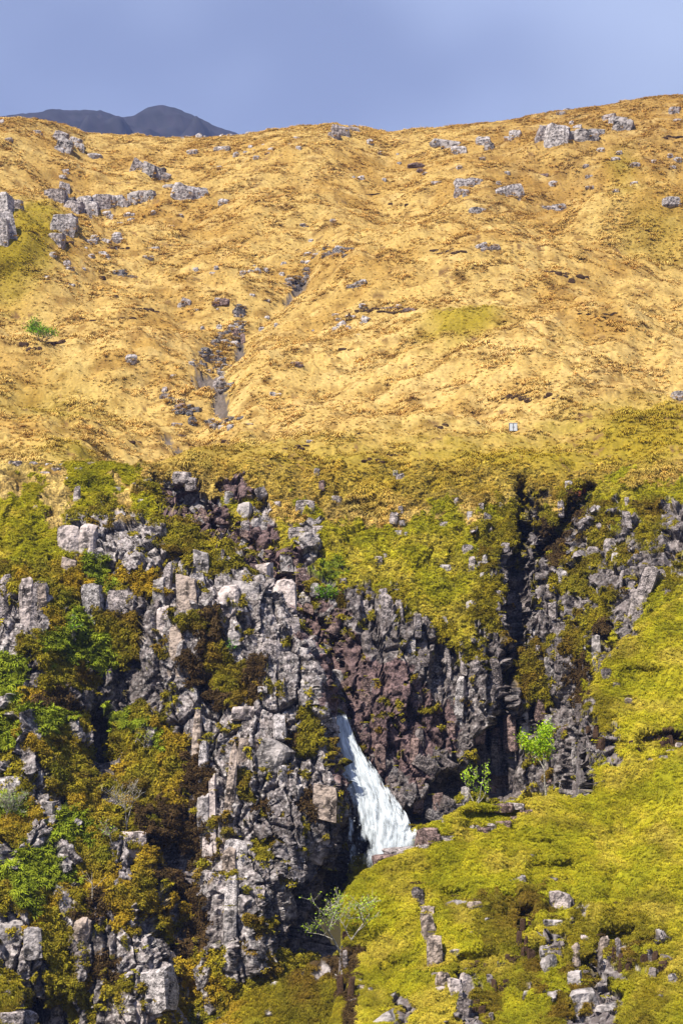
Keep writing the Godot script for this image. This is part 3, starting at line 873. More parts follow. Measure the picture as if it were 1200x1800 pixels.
	for q in [[185, 440, 60, 55], [120, 475, 40, 25], [180, 500, 60, 20], [380, 235, 120, 16], [480, 260, 90, 24], [700, 300, 120, 60], [860, 290, 120, 60], [1080, 300, 100, 60], [1000, 220, 130, 20], [440, 490, 110, 24], [400, 560, 60, 60], [620, 560, 60, 40], [560, 450, 60, 20], [250, 380, 90, 20]]:
		crumbs(s, q, M.rock_pale, "small_stone", 9)
	var wet := [[580, 446, 22, 18], [596, 440, 24, 26], [606, 441, 16, 20], [585, 434, 16, 12], [535, 478, 18, 12, 0.6], [522, 490, 20, 12, 0.6], [510, 504, 22, 14, 0.3], [425, 552, 14, 22, 0.3], [420, 566, 16, 18], [405, 580, 22, 14, 0.3], [392, 592, 22, 24], [380, 602, 22, 20], [355, 628, 26, 18], [340, 634, 18, 12], [375, 634, 22, 20], [384, 640, 18, 26], [362, 618, 14, 16], [396, 668, 13, 22], [391, 684, 10, 16], [386, 745, 24, 14], [376, 748, 16, 8], [425, 735, 20, 12], [344, 722, 14, 14], [340, 740, 12, 14], [292, 696, 16, 10], [300, 706, 10, 12], [206, 478, 24, 16], [226, 486, 16, 14]]
	for q in wet: set_rock(s, q, [M.rock_wet, M.rock_dark][rng.randi() % 2], "wet_rock", 0.25, 1.7)
	for q in [[318, 714, 20, 22], [310, 724, 16, 14], [425, 600, 8, 34], [416, 590, 14, 24], [390, 528, 30, 14], [380, 532, 14, 12], [520, 643, 22, 14], [730, 290, 34, 10], [905, 275, 34, 12], [740, 300, 20, 9], [690, 543, 50, 10], [720, 546, 30, 12], [955, 310, 16, 14], [895, 150, 2, 2]]: set_rock(s, q, M.rock_purple, "brown_rock", 0.15)
	for q in [[592, 443, 26, 10], [524, 491, 20, 8], [422, 560, 10, 22], [396, 595, 26, 15], [366, 630, 34, 14], [386, 645, 16, 20], [395, 672, 9, 18], [316, 716, 18, 14], [388, 746, 24, 8]]:
		for k in 16: set_rock(s, [q[0] + rng.randf_range(-1, 1) * q[2], q[1] + rng.randf_range(-1, 1) * q[3], rng.randf_range(6, 17), rng.randf_range(5, 14)], [M.rock_wet, M.rock_dark, M.rock_grey][rng.randi() % 3], "bed_stone", 0.1, 1.2)
	# peat banks, long and low, facing downslope; under the lone tree just dark lumps
	for q in [[975, 480, 46, 9], [1010, 489, 40, 9], [930, 468, 34, 6], [790, 748, 54, 9], [835, 742, 30, 6], [906, 701, 44, 10], [982, 699, 50, 8], [1045, 556, 60, 3], [1080, 553, 40, 3], [412, 775, 42, 8], [245, 777, 34, 5], [490, 788, 60, 5], [520, 783, 40, 5], [240, 824, 24, 7], [470, 452, 26, 5], [535, 441, 20, 5], [435, 456, 12, 6], [610, 614, 20, 5], [640, 546, 30, 8], [612, 565, 7, 26], [700, 549, 46, 8], [210, 436, 34, 6], [115, 425, 24, 7], [60, 610, 40, 12], [95, 604, 34, 12], [700, 360, 30, 5], [660, 340, 30, 5], [780, 444, 40, 6], [800, 440, 30, 5], [640, 760, 44, 3], [660, 545, 24, 7], [1180, 240, 30, 6], [170, 490, 20, 10, -0.8], [182, 505, 24, 9, -0.6], [262, 545, 30, 8, -0.5], [225, 560, 24, 6], [150, 562, 24, 6], [215, 520, 24, 7], [690, 800, 30, 6], [660, 812, 40, 7], [460, 820, 30, 5], [405, 830, 24, 5]]:
		var bits := maxi(2, int(q[2] / 7.0))
		for b in bits:
			set_rock(s, [q[0] + (float(b) / (bits - 1) - 0.5) * q[2] * 0.9, q[1] + rng.randf_range(-2, 2) - (b - bits * 0.5) * rng.randf_range(-0.6, 0.8), q[2] / bits * rng.randf_range(0.9, 2.0), q[3] * rng.randf_range(0.5, 1.1)], M.peat, "peat_bank", 0.16, 1.25)
	# loose boulders that stand by themselves
	var loose := [[[232, 632, 19, 20], M.rock_pale, "pale boulder alone on golden grass beside the faint track, west of the stream"],
		[[1178, 355, 34, 20], M.rock_pale, "large pale boulder on the crest of the near eastern spur"],
		[[480, 693, 12, 9], M.rock_grey, "small grey boulder on bare golden slope east of the stream gully"],
		[[1189, 700, 26, 22], M.rock_grey, "grey boulder at the eastern end of the grassy shelf above the gorge"],
		[[12, 826, 26, 11], M.rock_grey, "flat grey boulder on the western shoulder of the buttress top"]]
	for b in loose:
		var o = set_rock(s, b[0], b[1], "boulder", 0.0)
		tag(o, b[2], "boulder")

func gorge_rocks(s: Dictionary):
	var grey := [[545, 888, 34, 30], [590, 881, 18, 20], [702, 842, 16, 22, 0.3], [694, 833, 9, 10], [695, 912, 14, 20], [706, 896, 8, 15], [708, 918, 9, 10], [779, 924, 20, 14], [702, 936, 12, 10], [712, 938, 7, 8], [665, 988, 15, 24], [677, 978, 8, 13], [821, 967, 19, 22], [826, 994, 12, 34], [785, 1000, 20, 18], [857, 915, 12, 30], [860, 935, 12, 20], [900, 925, 10, 22], [901, 940, 12, 24], [825, 907, 9, 20], [844, 893, 9, 18], [802, 882, 8, 16], [880, 890, 6, 12], [1052, 905, 8, 30], [1052, 932, 12, 26], [1102, 885, 8, 26], [1098, 912, 14, 30], [1070, 972, 20, 40], [1078, 985, 14, 26], [1168, 946, 34, 24], [986, 1015, 15, 28], [965, 1040, 20, 36], [973, 1074, 14, 30], [946, 1055, 14, 32], [952, 1085, 9, 24], [1020, 1068, 16, 20], [1028, 1076, 12, 16], [1130, 1030, 24, 70, -0.35], [1115, 1075, 26, 80, -0.3], [1108, 1050, 12, 60, -0.2], [1092, 1025, 8, 46, -0.1], [1055, 1042, 10, 22], [1074, 1090, 10, 18], [845, 1137, 16, 30], [835, 1172, 12, 26], [722, 1140, 16, 60, 0.05], [677, 1070, 22, 50], [672, 1050, 14, 30], [700, 1075, 12, 40], [735, 1105, 12, 40], [640, 1075, 14, 40], [945, 1145, 8, 16], [992, 1048, 10, 18], [1070, 1010, 14, 20], [1000, 852, 12, 16], [996, 858, 8, 18], [987, 895, 10, 28], [1040, 970, 20, 20], [810, 1160, 10, 50, 0.1], [790, 1165, 10, 60, 0.06], [808, 1240, 16, 90, -0.15], [850, 990, 8, 30], [845, 1015, 7, 20], [870, 985, 12, 14], [885, 962, 16, 18], [880, 1045, 12, 16], [883, 1085, 10, 16], [1185, 1000, 12, 30], [1160, 1010, 16, 24], [935, 1120, 10, 22], [960, 1130, 16, 10], [600, 1020, 16, 12]]
	for q in grey: set_rock(s, q, [M.rock, M.rock_pale, M.rock][rng.randi() % 3], "rock_slab", 0.22)
	for q in [[318, 846, 30, 22], [298, 850, 20, 18], [340, 852, 20, 22], [392, 862, 22, 24], [382, 888, 34, 44], [402, 880, 18, 26], [385, 912, 26, 22], [438, 900, 26, 30], [452, 922, 24, 26], [430, 926, 18, 22], [466, 928, 14, 20], [462, 872, 18, 20, 0.4], [485, 888, 20, 18], [520, 938, 32, 30], [532, 948, 24, 22], [554, 932, 20, 18], [556, 950, 14, 12], [512, 928, 16, 16], [556, 834, 9, 22], [569, 858, 10, 18], [500, 990, 20, 30], [515, 992, 18, 20], [530, 1010, 20, 30], [550, 1040, 16, 24], [492, 1000, 16, 22]]:
		set_rock(s, q, [M.rock, M.rock_purple, M.rock_grey][rng.randi() % 3], "rock_block", 0.24)
	for q in [[1019, 861, 22, 12], [1012, 868, 14, 10]]: set_rock(s, q, M.rock_red, "red_earth_bank", 0.0)
	# the wet wall either side of the fall: stacked columns
	var n := 0
	var columns := []
	for c in range(596, 860, 13): columns.append(c + rng.randf_range(-3, 3))
	for x in columns:
		var y := 1050.0 + rng.randf_range(0, 40) + (50.0 if x < 640 else 0.0)
		while y < 1440.0:
			var h := rng.randf_range(18, 60)
			if n < 290 and rng.randf() < 0.16 and not (x < 740 and y > 1250 + (x - 600) * 1.5):
				var m: Material = [M.rock_purple, M.rock_purple, M.rock_purple, M.rock_dark, M.rock_dark, M.rock_grey][rng.randi() % 6] if y > 1130 else [M.rock_grey, M.rock_dark, M.rock_dark][rng.randi() % 3]
				set_rock(s, [x + rng.randf_range(-3, 3), y + h * 0.5, rng.randf_range(13, 24), h], m, "rock_column", rng.randf_range(0.40, 0.52))
				n += 1
			y += h * 0.95
	for i in 40:
		var x := rng.randf_range(850, 1060); var y := rng.randf_range(1150, 1400)
		set_rock(s, [x, y, rng.randf_range(9, 22), rng.randf_range(20, 70)], [M.rock_dark, M.rock_dark, M.rock_purple, M.rock_grey][rng.randi() % 4], "dark_rock", rng.randf_range(0.34, 0.48))
	for i in 26:
		var x := rng.randf_range(650, 800)
		set_rock(s, [x, rng.randf_range(1330, 1470), rng.randf_range(18, 44), rng.randf_range(12, 26), -0.5], [M.rock_wet, M.rock_dark][rng.randi() % 2], "wet_rock", 0.2)
	for i in 60:   # the dry bed of the chute above the fall
		var u := rng.randf()
		var c := on_path(CHUTE, u)
		set_rock(s, [c.x + rng.randf_range(-12, 26), c.y + rng.randf_range(-12, 8), rng.randf_range(9, 24), rng.randf_range(8, 18), -0.5], [M.rock_purple, M.rock_purple, M.rock_grey][rng.randi() % 3], "bed_rock", 0.15)

func buttress_rocks(s: Dictionary):
	var big := [[292, 965, 22, 80], [290, 1040, 18, 90], [286, 1110, 20, 90, 0.03], [300, 1150, 34, 120, 0.03], [330, 1060, 34, 130], [362, 1000, 26, 80], [405, 1095, 70, 84, 0.1], [432, 1040, 50, 70], [395, 1050, 40, 60], [470, 1015, 36, 70], [505, 1040, 46, 90], [508, 1100, 36, 60], [550, 1160, 62, 70], [485, 1150, 44, 60], [535, 1215, 66, 60, -0.3], [505, 1240, 34, 60, -0.5], [470, 1290, 38, 44], [420, 1275, 60, 34], [440, 1262, 50, 24], [378, 1270, 26, 50], [128, 965, 34, 100], [152, 958, 30, 90], [175, 950, 28, 70], [203, 950, 34, 64], [240, 960, 54, 76], [270, 965, 26, 70], [116, 1000, 26, 60], [8, 1085, 34, 130], [36, 1080, 26, 120], [60, 1090, 26, 130], [78, 1070, 14, 90], [165, 1045, 30, 60], [210, 1050, 44, 50], [240, 1045, 30, 50], [272, 1050, 22, 80], [60, 1180, 30, 70], [390, 1330, 26, 60], [362, 1350, 16, 90], [352, 1440, 20, 90], [372, 1450, 12, 160], [398, 1420, 16, 200], [345, 1310, 16, 120, 0.05], [430, 1330, 40, 60], [500, 1330, 50, 60, -0.4], [540, 1330, 60, 50, -0.3], [575, 1300, 40, 40, -0.4], [560, 1370, 60, 50], [590, 1420, 40, 60], [545, 1430, 60, 40, -0.3], [430, 1430, 60, 60, -0.3], [480, 1470, 60, 50, -0.4], [520, 1510, 60, 44, -0.4], [560, 1490, 44, 50, -0.3], [430, 1500, 40, 60], [405, 1540, 22, 100], [372, 1530, 18, 110], [412, 1620, 26, 130], [398, 1660, 20, 120], [452, 1560, 22, 80], [460, 1630, 18, 120], [480, 1640, 26, 100, -0.1], [445, 1680, 26, 50], [425, 1720, 26, 60], [356, 1620, 30, 80], [225, 1530, 38, 50], [242, 1478, 46, 50], [262, 1490, 20, 30], [288, 1575, 30, 34, 0.3], [290, 1600, 28, 40], [222, 1640, 36, 50, -0.3], [250, 1690, 100, 44], [265, 1730, 100, 60], [295, 1690, 40, 60], [290, 1760, 50, 70], [225, 1770, 60, 70], [210, 1800, 50, 60], [160, 1590, 26, 70], [145, 1650, 34, 80, -0.2], [160, 1700, 26, 80], [16, 1640, 44, 60], [30, 1690, 34, 60], [18, 1600, 30, 40], [50, 1740, 30, 60, 0.3], [70, 1650, 30, 50], [105, 1760, 24, 60], [10, 1500, 36, 44], [45, 1450, 34, 60], [28, 1380, 44, 40], [30, 1320, 26, 44], [6, 1230, 16, 40], [120, 1490, 14, 14], [200, 1470, 14, 22], [345, 1740, 16, 30], [410, 1785, 30, 24], [140, 825, 14, 14], [100, 825, 16, 12], [80, 832, 16, 12], [118, 843, 10, 14], [137, 850, 12, 14], [160, 815, 16, 12], [140, 880, 12, 50], [206, 860, 20, 16], [62, 895, 12, 14], [85, 815, 14, 9], [60, 813, 16, 8], [28, 808, 22, 10], [110, 812, 14, 8], [240, 850, 20, 16], [250, 880, 9, 12]]
	for q in big:
		if q[2] > 52: continue
		if q[1] > 900 and q[2] < 40 and q[3] < 85 and rng.randf() < 0.75: continue
		set_rock(s, q, [M.rock, M.rock_stained, M.rock_pale, M.rock_grey, M.rock_stained, M.rock_brown][rng.randi() % 6], "rock_block", rng.randf_range(0.40, 0.50))
	var pos: PackedVector3Array = s.pos; var code: PackedByteArray = s.code; var nrm: PackedVector3Array = s.nrm
	var nu: int = s.nu; var nv: int = s.nv
	var n := 0
	while n < 40:
		var k := rng.randi_range(40, nv - 8) * nu + rng.randi_range(80, nu - 34)
		if code[k] != 6 and code[k] != 7: continue
		n += 1
		var w := rng.randf_range(0.4, 1.5)
		var h := w * rng.randf_range(0.7, 2.6)
		rock("stone_slab", pos[k] - nrm[k] * w * rng.randf_range(0.28, 0.38), Vector3(w, h, w * 0.8), Vector3(rng.randfn(0, 0.12), rng.randf_range(-0.35, 0.35), rng.randfn(0, 0.12)), [M.rock, M.rock_pale, M.rock_grey, M.rock_grey][rng.randi() % 4] if code[k] == 6 else M.rock_dark, s.node)

func bank_rocks(s: Dictionary, corner: Dictionary):
	for q in [[911, 1544, 15, 12], [934, 1507, 10, 8], [966, 1542, 9, 8], [972, 1590, 14, 44], [984, 1598, 14, 52], [996, 1594, 16, 40], [1002, 1575, 24, 12], [968, 1624, 16, 12], [1010, 1620, 14, 14], [792, 1590, 18, 24], [808, 1590, 18, 22], [822, 1594, 14, 20], [739, 1585, 16, 56, 0.15], [745, 1615, 16, 66, 0.12], [751, 1650, 16, 70, 0.1], [757, 1690, 18, 80, 0.06], [748, 1592, 12, 12], [774, 1686, 20, 18], [772, 1718, 20, 24], [788, 1722, 20, 26], [778, 1736, 20, 14], [815, 1718, 16, 22], [838, 1712, 18, 14], [806, 1750, 14, 46], [812, 1780, 16, 40], [815, 1638, 16, 10], [828, 1680, 14, 12], [800, 1678, 12, 12], [955, 1685, 12, 36], [968, 1700, 14, 44], [982, 1682, 14, 44], [1012, 1690, 10, 50], [1014, 1730, 14, 60], [1024, 1760, 26, 50, 0.2], [1040, 1750, 20, 50, 0.1], [1064, 1776, 22, 32], [1066, 1665, 10, 44], [1090, 1662, 8, 34], [1068, 1706, 10, 30], [1186, 1722, 10, 18], [1172, 1684, 16, 12], [1152, 1710, 12, 20], [1160, 1748, 14, 12], [1034, 1708, 6, 6], [677, 1790, 24, 30, 0.4], [640, 1736, 12, 20], [648, 1744, 10, 18], [621, 1755, 10, 14], [627, 1628, 10, 8], [1025, 1646, 10, 14], [1070, 1190, 12, 22, -0.2], [1082, 1208, 10, 18], [1105, 1232, 9, 12], [1178, 1318, 14, 9], [1192, 1312, 12, 10], [1165, 1325, 10, 8], [1140, 1336, 8, 10], [1083, 1596, 7, 7], [1020, 1600, 9, 9]]:
		set_rock(s, [q[0] + rng.randf_range(-4, 4), q[1] + rng.randf_range(-4, 4), q[2] * rng.randf_range(1.0, 1.6), q[3] * rng.randf_range(0.7, 1.0), (q[4] if q.size() > 4 else 0.0) + rng.randf_range(-0.3, 0.3)], [M.rock_stained, M.rock_grey, M.rock_dark, M.rock_brown][rng.randi() % 4], "rock_slab", 0.34, 1.4)
	for q in [[880, 1414, 40, 14], [905, 1420, 30, 12], [925, 1428, 22, 10], [860, 1452, 24, 16], [885, 1450, 24, 14], [850, 1462, 20, 16], [905, 1440, 16, 12], [835, 1455, 20, 10], [745, 1472, 34, 34], [762, 1478, 24, 22], [785, 1475, 26, 12], [742, 1492, 24, 16]]:
		set_rock(s, q, [M.rock, M.rock_purple][rng.randi() % 2], "ledge_rock", 0.1)
	for q in [[925, 1640, 18, 60], [926, 1680, 16, 50], [918, 1660, 14, 60], [1078, 1690, 36, 60], [1062, 1700, 20, 50], [1096, 1705, 20, 50], [1140, 1690, 22, 44], [1155, 1710, 20, 40], [1150, 1300, 50, 26], [1175, 1306, 40, 30], [1120, 1310, 26, 16], [600, 1700, 16, 90], [606, 1750, 18, 90], [598, 1650, 12, 50], [875, 1735, 30, 30], [890, 1690, 24, 20], [840, 1700, 26, 14], [835, 1776, 24, 34], [850, 1788, 30, 24], [1045, 1310, 20, 40], [1040, 1290, 14, 26]]:
		var bits := maxi(2, int(q[2] / 7.0))
		for b in bits:
			set_rock(s, [q[0] + (float(b) / (bits - 1) - 0.5) * q[2] * 0.9, q[1] + rng.randf_range(-8, 8), q[2] / bits * rng.randf_range(0.8, 1.6), q[3] * rng.randf_range(0.5, 1.0)], [M.peat, M.peat, M.rock_dark][rng.randi() % 3], "earth_bank", 0.15)
	for q in [[10, 1745, 18, 10, 0.8], [30, 1790, 40, 24], [52, 1796, 30, 22]]: set_rock(corner, q, M.rock, "rock_slab", 0.22)
	for b in [[spot(708, 1497, 158.0), Vector3(3.0, 0.75, 2.4), M.rock, "flat pinkish slab at the foot of the waterfall"], [spot(676, 1513, 157.0), Vector3(2.2, 1.1, 2.0), M.rock_purple, "low brown block beside the spray, below the flat slab"]]:
		tag(rock("boulder", b[0], b[1], Vector3(0.05, 0.3, 0.08), b[2]), b[3], "boulder")

# ---------------------------------------------------------------- water
func make_waterfall(_head: Dictionary):
	var root := base("waterfall", spot(650, 1530, 186.0))
	tag(root, "white waterfall fanning out down the dark gorge wall", "waterfall", "", "structure")
	var left := [[1258, 586], [1310, 593], [1350, 600], [1390, 612], [1440, 613], [1490, 613], [1535, 614]]
	var right := [[1258, 606], [1305, 622], [1335, 641], [1365, 662], [1410, 690], [1445, 713], [1482, 730], [1535, 742]]
	var dist := func(y: float) -> float: return lerpf(192.5, 184.5, (y - 1258.0) / 280.0)
	var m := StandardMaterial3D.new()
	m.albedo_color = Color(0.80, 0.84, 0.90)
	m.roughness = 0.6
	m.vertex_color_use_as_albedo = true
	m.backlight_enabled = true
	m.backlight = Color(0.3, 0.3, 0.32)
	# falling water: thin sheets of foam, one before the other, streaked along the fall
	var streak := FastNoiseLite.new()
	streak.seed = 31; streak.frequency = 1.0; streak.fractal_octaves = 4; streak.fractal_gain = 0.6
	for layer in 4:
		var im := Image.create(160, 320, false, Image.FORMAT_RGBA8)
		for y in 320:
			var v := y / 319.0
			for x in 160:
				var u := x / 159.0
				var n := streak.get_noise_3d(u * lerpf(2.5, 8.0, v), v * 4.5, layer * 5.0)
				var n2 := streak.get_noise_3d(u * lerpf(6.0, 18.0, v), v * 9.0, layer * 5.0 + 40.0)
				var core := 0.62 + n * 1.1 + n2 * 0.45
				core -= 0.75 * smoothstep(0.34, 0.12, u) * smoothstep(0.42, 0.62, v) - 0.7 * exp(-pow((u - 0.05) / 0.04, 2.0)) * smoothstep(0.5, 0.7, v)
				core -= 1.0 * smoothstep(0.22, 0.0, minf(u * 1.6, 1.0 - u) + 0.16 * n + 0.14 * n2) * smoothstep(0.0, 0.2, v)
				core -= 0.35 * smoothstep(0.55, 0.8, v) * smoothstep(0.5, 0.3, u)
				core += 0.35 * smoothstep(0.35, 0.1, v)
				var a := clampf(core, 0.0, 1.0) * smoothstep(0.0, 0.05, v) * smoothstep(1.0, 0.86, v + 0.12 * n2 + 0.08 * n)
				var w := clampf(0.80 + 0.28 * n2, 0.5, 1.0)
				im.set_pixel(x, y, Color(w * 0.94, w * 0.97, w, a * 0.86))
		var foam := StandardMaterial3D.new()
		foam.albedo_texture = ImageTexture.create_from_image(im)
		foam.albedo_color = Color(0.95, 0.97, 1.0)
		foam.transparency = BaseMaterial3D.TRANSPARENCY_ALPHA
		foam.roughness = 0.7
		foam.cull_mode = BaseMaterial3D.CULL_DISABLED
		foam.texture_repeat = false
		var sf := SurfaceTool.new()
		sf.begin(Mesh.PRIMITIVE_TRIANGLES)
		var nu := 26; var nv := 56
		for j in nv + 1:
			for i in nu + 1:
				var u := float(i) / nu
				var v := float(j) / nv
				var y := lerpf(1254.0, 1540.0, v)
				y -= 46.0 * smoothstep(0.4, 1.0, u) * smoothstep(0.6, 1.0, v)
				var x := lerpf(along(left, y) - 4.0, along(right, y) + 14.0 * v + 2.0, u)
				sf.set_uv(Vector2(u, v))
				sf.add_vertex(spot(x, y, dist.call(y) + 0.5 - 0.28 * layer + 0.25 * n_fine.get_noise_3d(u * 3.0, v * 2.0, layer * 9.0)) - root.position)
		for j in nv:
			for i in nu:
				var a := j * (nu + 1) + i
				for q in [a, a + 1, a + nu + 1, a + 1, a + nu + 2, a + nu + 1]: sf.add_index(q)
		sf.generate_normals()
		put(sf.commit(), "falling_water", foam, root)
	# drops thrown off
	var drop := SphereMesh.new()
	drop.radius = 0.03; drop.height = 0.06; drop.radial_segments = 6; drop.rings = 3
	var mm := MultiMesh.new()
	mm.transform_format = MultiMesh.TRANSFORM_3D
	mm.mesh = drop
	mm.instance_count = 500
	for k in 500:
		var y := 1290.0 + 240.0 * sqrt(rng.randf())
		var u := clampf(rng.randfn(0.62, 0.33), -0.02, 1.06)
		y -= 40.0 * maxf(u - 0.4, 0.0)
		var x := lerpf(along(left, y), along(right, y), u)
		mm.set_instance_transform(k, Transform3D(Basis.from_scale(Vector3(1, rng.randf_range(0.8, 2.4), 1) * rng.randf_range(0.3, 1.3)), spot(x, y, dist.call(y) - rng.randf_range(0.0, 1.2)) - root.position))
	var dr := MultiMeshInstance3D.new()
	dr.name = "spray"
	dr.multimesh = mm
	dr.material_override = m
	dr.set_meta("kind", "stuff")
	root.add_child(dr)

func tube(st: SurfaceTool, pts: Array, sides: int):
	var rings := []
	for i in pts.size():
		var p: Vector3 = pts[i][0]
		var a: Vector3 = pts[maxi(i - 1, 0)][0]
		var b: Vector3 = pts[mini(i + 1, pts.size() - 1)][0]
		var t := (b - a).normalized()
		var x := t.cross(Vector3(0.3, 0.1, 1)).normalized()
		var y := x.cross(t).normalized()
		var ring := []
		for k in sides:
			var an := TAU * k / sides
			ring.append(p + (x * cos(an) + y * sin(an)) * float(pts[i][1]))
		rings.append(ring)
	for i in rings.size() - 1:
		for k in sides:
			var a: Vector3 = rings[i][k]; var b: Vector3 = rings[i][(k + 1) % sides]
			var c: Vector3 = rings[i + 1][k]; var d: Vector3 = rings[i + 1][(k + 1) % sides]
			st.add_vertex(a); st.add_vertex(c); st.add_vertex(b)
			st.add_vertex(b); st.add_vertex(c); st.add_vertex(d)

# ---------------------------------------------------------------- plants
func tuft_mesh(blades: int, spread: float, droop: float, width: float) -> ArrayMesh:
	var st := SurfaceTool.new()
	st.begin(Mesh.PRIMITIVE_TRIANGLES)
	for b in blades:
		var a := rng.randf() * TAU
		var lean := sqrt(rng.randf()) * spread
		var dir := Vector3(cos(a), 0, sin(a))
		var root := dir * rng.randf() * 0.28
		var h := rng.randf_range(0.6, 1.0)
		var side := Vector3(-sin(a), 0, cos(a)).rotated(Vector3.UP, rng.randf_range(-0.8, 0.8)) * width
		var midp := root + dir * lean * 0.45 + Vector3.UP * h * 0.65
		var tip := root + dir * lean + Vector3.UP * (h * (1.0 - droop * lean))
		st.add_vertex(root - side); st.add_vertex(midp - side * 0.8); st.add_vertex(root + side)
		st.add_vertex(root + side); st.add_vertex(midp - side * 0.8); st.add_vertex(midp + side * 0.8)
		st.add_vertex(midp - side * 0.8); st.add_vertex(tip); st.add_vertex(midp + side * 0.8)
	st.generate_normals()
	return st.commit()

func cushion_mesh(leaves: int, size: float, up: float) -> ArrayMesh:
	var st := SurfaceTool.new()
	st.begin(Mesh.PRIMITIVE_TRIANGLES)
	for b in leaves:
		var d := Vector3(rng.randfn(), absf(rng.randfn()) * 0.9 + 0.1, rng.randfn()).normalized()
		var p := Vector3(d.x, d.y * up, d.z) * rng.randf_range(0.28, 0.52)
		var x := d.cross(Vector3(rng.randfn(), rng.randfn(), rng.randfn())).normalized()
		var y := (x.cross(d) + d * rng.randf_range(0.2, 1.0)).normalized()
		var l := size * rng.randf_range(0.7, 1.4)
		st.add_vertex(p - x * l * 0.5); st.add_vertex(p + y * l * 1.2); st.add_vertex(p + x * l * 0.5)
	st.generate_normals()
	return st.commit()

func strew(called: String, label: String, category: String, mesh: Mesh, sheets: Array, material: Material, extra := -1):
	# sheets: [sheet, how many, codes, least size, most size, flat]
	var buf := PackedFloat32Array()
	for q in sheets:
		var s: Dictionary = q[0]
		var nu: int = s.nu; var nv: int = s.nv
		var pos: PackedVector3Array = s.pos; var nrm: PackedVector3Array = s.nrm; var col: PackedColorArray = s.col; var code: PackedByteArray = s.code
		var ok: Array = q[2]
		var made := 0; var tries := 0
		var first: int = maxi(s.get("first", 0) - 8, 0)
		while made < q[1] and tries < q[1] * 12:
			tries += 1
			var i := rng.randi_range(0, nu - 2); var j := rng.randi_range(first, nv - 2)
			var k := j * nu + i
			if not ok.has(code[k]): continue
			var p := pos[k] + (pos[k + 1] - pos[k]) * rng.randf() + (pos[k + nu] - pos[k]) * rng.randf()
			var w := 600.0 - FOC * p.x / p.z
			if w < -90.0 or w > 1290.0: continue
			var patch := 1.0
			if code[k] == 0:
				var g := n_mid.get_noise_3d(p.x * 0.7, 44.0, p.z * 1.1)
				if g < 0.0 and rng.randf() < 0.6: continue
				patch = 0.75 + clampf(g, 0.0, 0.5) * 2.4
			made += 1
			var n := nrm[k]
			var up: Vector3 = (n * q[5] + Vector3.UP * (1.0 - q[5])).normalized()
			var size: float = rng.randf_range(q[3], q[4]) * patch
			var b := Basis(Quaternion(Vector3.UP, up)) * Basis(Vector3.UP, rng.randf() * TAU) * Basis.from_scale(Vector3(size * rng.randf_range(0.85, 1.3), size * rng.randf_range(0.7, 1.15), size * rng.randf_range(0.85, 1.3)))
			var c := col[k]
			var t := rng.randf_range(0.6, 1.30) if code[k] > 1 else rng.randf_range(0.82, 1.2)
			var warm := rng.randf_range(0.94, 1.08)
			buf.append_array([b.x.x, b.y.x, b.z.x, p.x, b.x.y, b.y.y, b.z.y, p.y, b.x.z, b.y.z, b.z.z, p.z, c.r * t * warm, c.g * t, c.b * t, 1.0])
	for q in fringe:
		if q[3] != extra: continue
		var size: float = q[1]
		var b := Basis(Vector3.UP, rng.randf() * TAU) * Basis.from_scale(Vector3(size * 1.2, size * rng.randf_range(0.6, 1.0), size * 1.2))
		var p: Vector3 = q[0]
		var c: Color = q[2]
		var t := rng.randf_range(0.7, 1.2)
		buf.append_array([b.x.x, b.y.x, b.z.x, p.x, b.x.y, b.y.y, b.z.y, p.y, b.x.z, b.y.z, b.z.z, p.z, c.r * t, c.g * t, c.b * t, 1.0])
	var mm := MultiMesh.new()
	mm.transform_format = MultiMesh.TRANSFORM_3D
	mm.use_colors = true
	mm.mesh = mesh
	mm.instance_count = buf.size() / 16
	mm.buffer = buf
	var o := MultiMeshInstance3D.new()
	o.name = called
	o.multimesh = mm
	o.material_override = material
	add_child(o)
	tag(o, label, category, "", "stuff")

func make_plants(hill, head, butt, bank, low, corner):
	strew("hill_grass", "dry golden tussock grass over the upper hillside", "grass", tuft_mesh(16, 1.1, 0.8, 0.07), [[hill, 95000, [0], 0.2, 0.5, 0.5], [head, 11000, [0], 0.18, 0.42, 0.5]], M.grass, 0)
	strew("bank_grass", "yellow green mossy grass on the near bank and the gorge rim", "grass", tuft_mesh(18, 1.1, 0.8, 0.05), [[bank, 80000, [1, 2], 0.12, 0.32, 0.6], [head, 36000, [1, 2], 0.15, 0.38, 0.5], [butt, 20000, [1], 0.15, 0.36, 0.5], [low, 5000, [1, 2], 0.2, 0.45, 0.4], [corner, 3000, [1, 2], 0.2, 0.45, 0.4]], M.grass)
	strew("heather", "moss and heather cushions on the ledges of the gorge cliffs", "heather", cushion_mesh(56, 0.15, 0.7), [[butt, 30000, [2, 3, 5], 0.35, 1.0, 0.6], [head, 15000, [2, 3, 5], 0.3, 0.9, 0.6], [bank, 2000, [2, 5], 0.25, 0.5, 0.6], [low, 1500, [2, 3, 5], 0.3, 0.7, 0.6], [corner, 800, [2, 3, 5], 0.3, 0.7, 0.6]], M.grass, 1)
	strew("fern", "vivid green ferns and blaeberry on the lower ledges", "fern", tuft_mesh(18, 1.0, 0.6, 0.07), [[butt, 5000, [4], 0.35, 0.95, 0.5], [head, 700, [4], 0.3, 0.7, 0.5]], M.leaf)

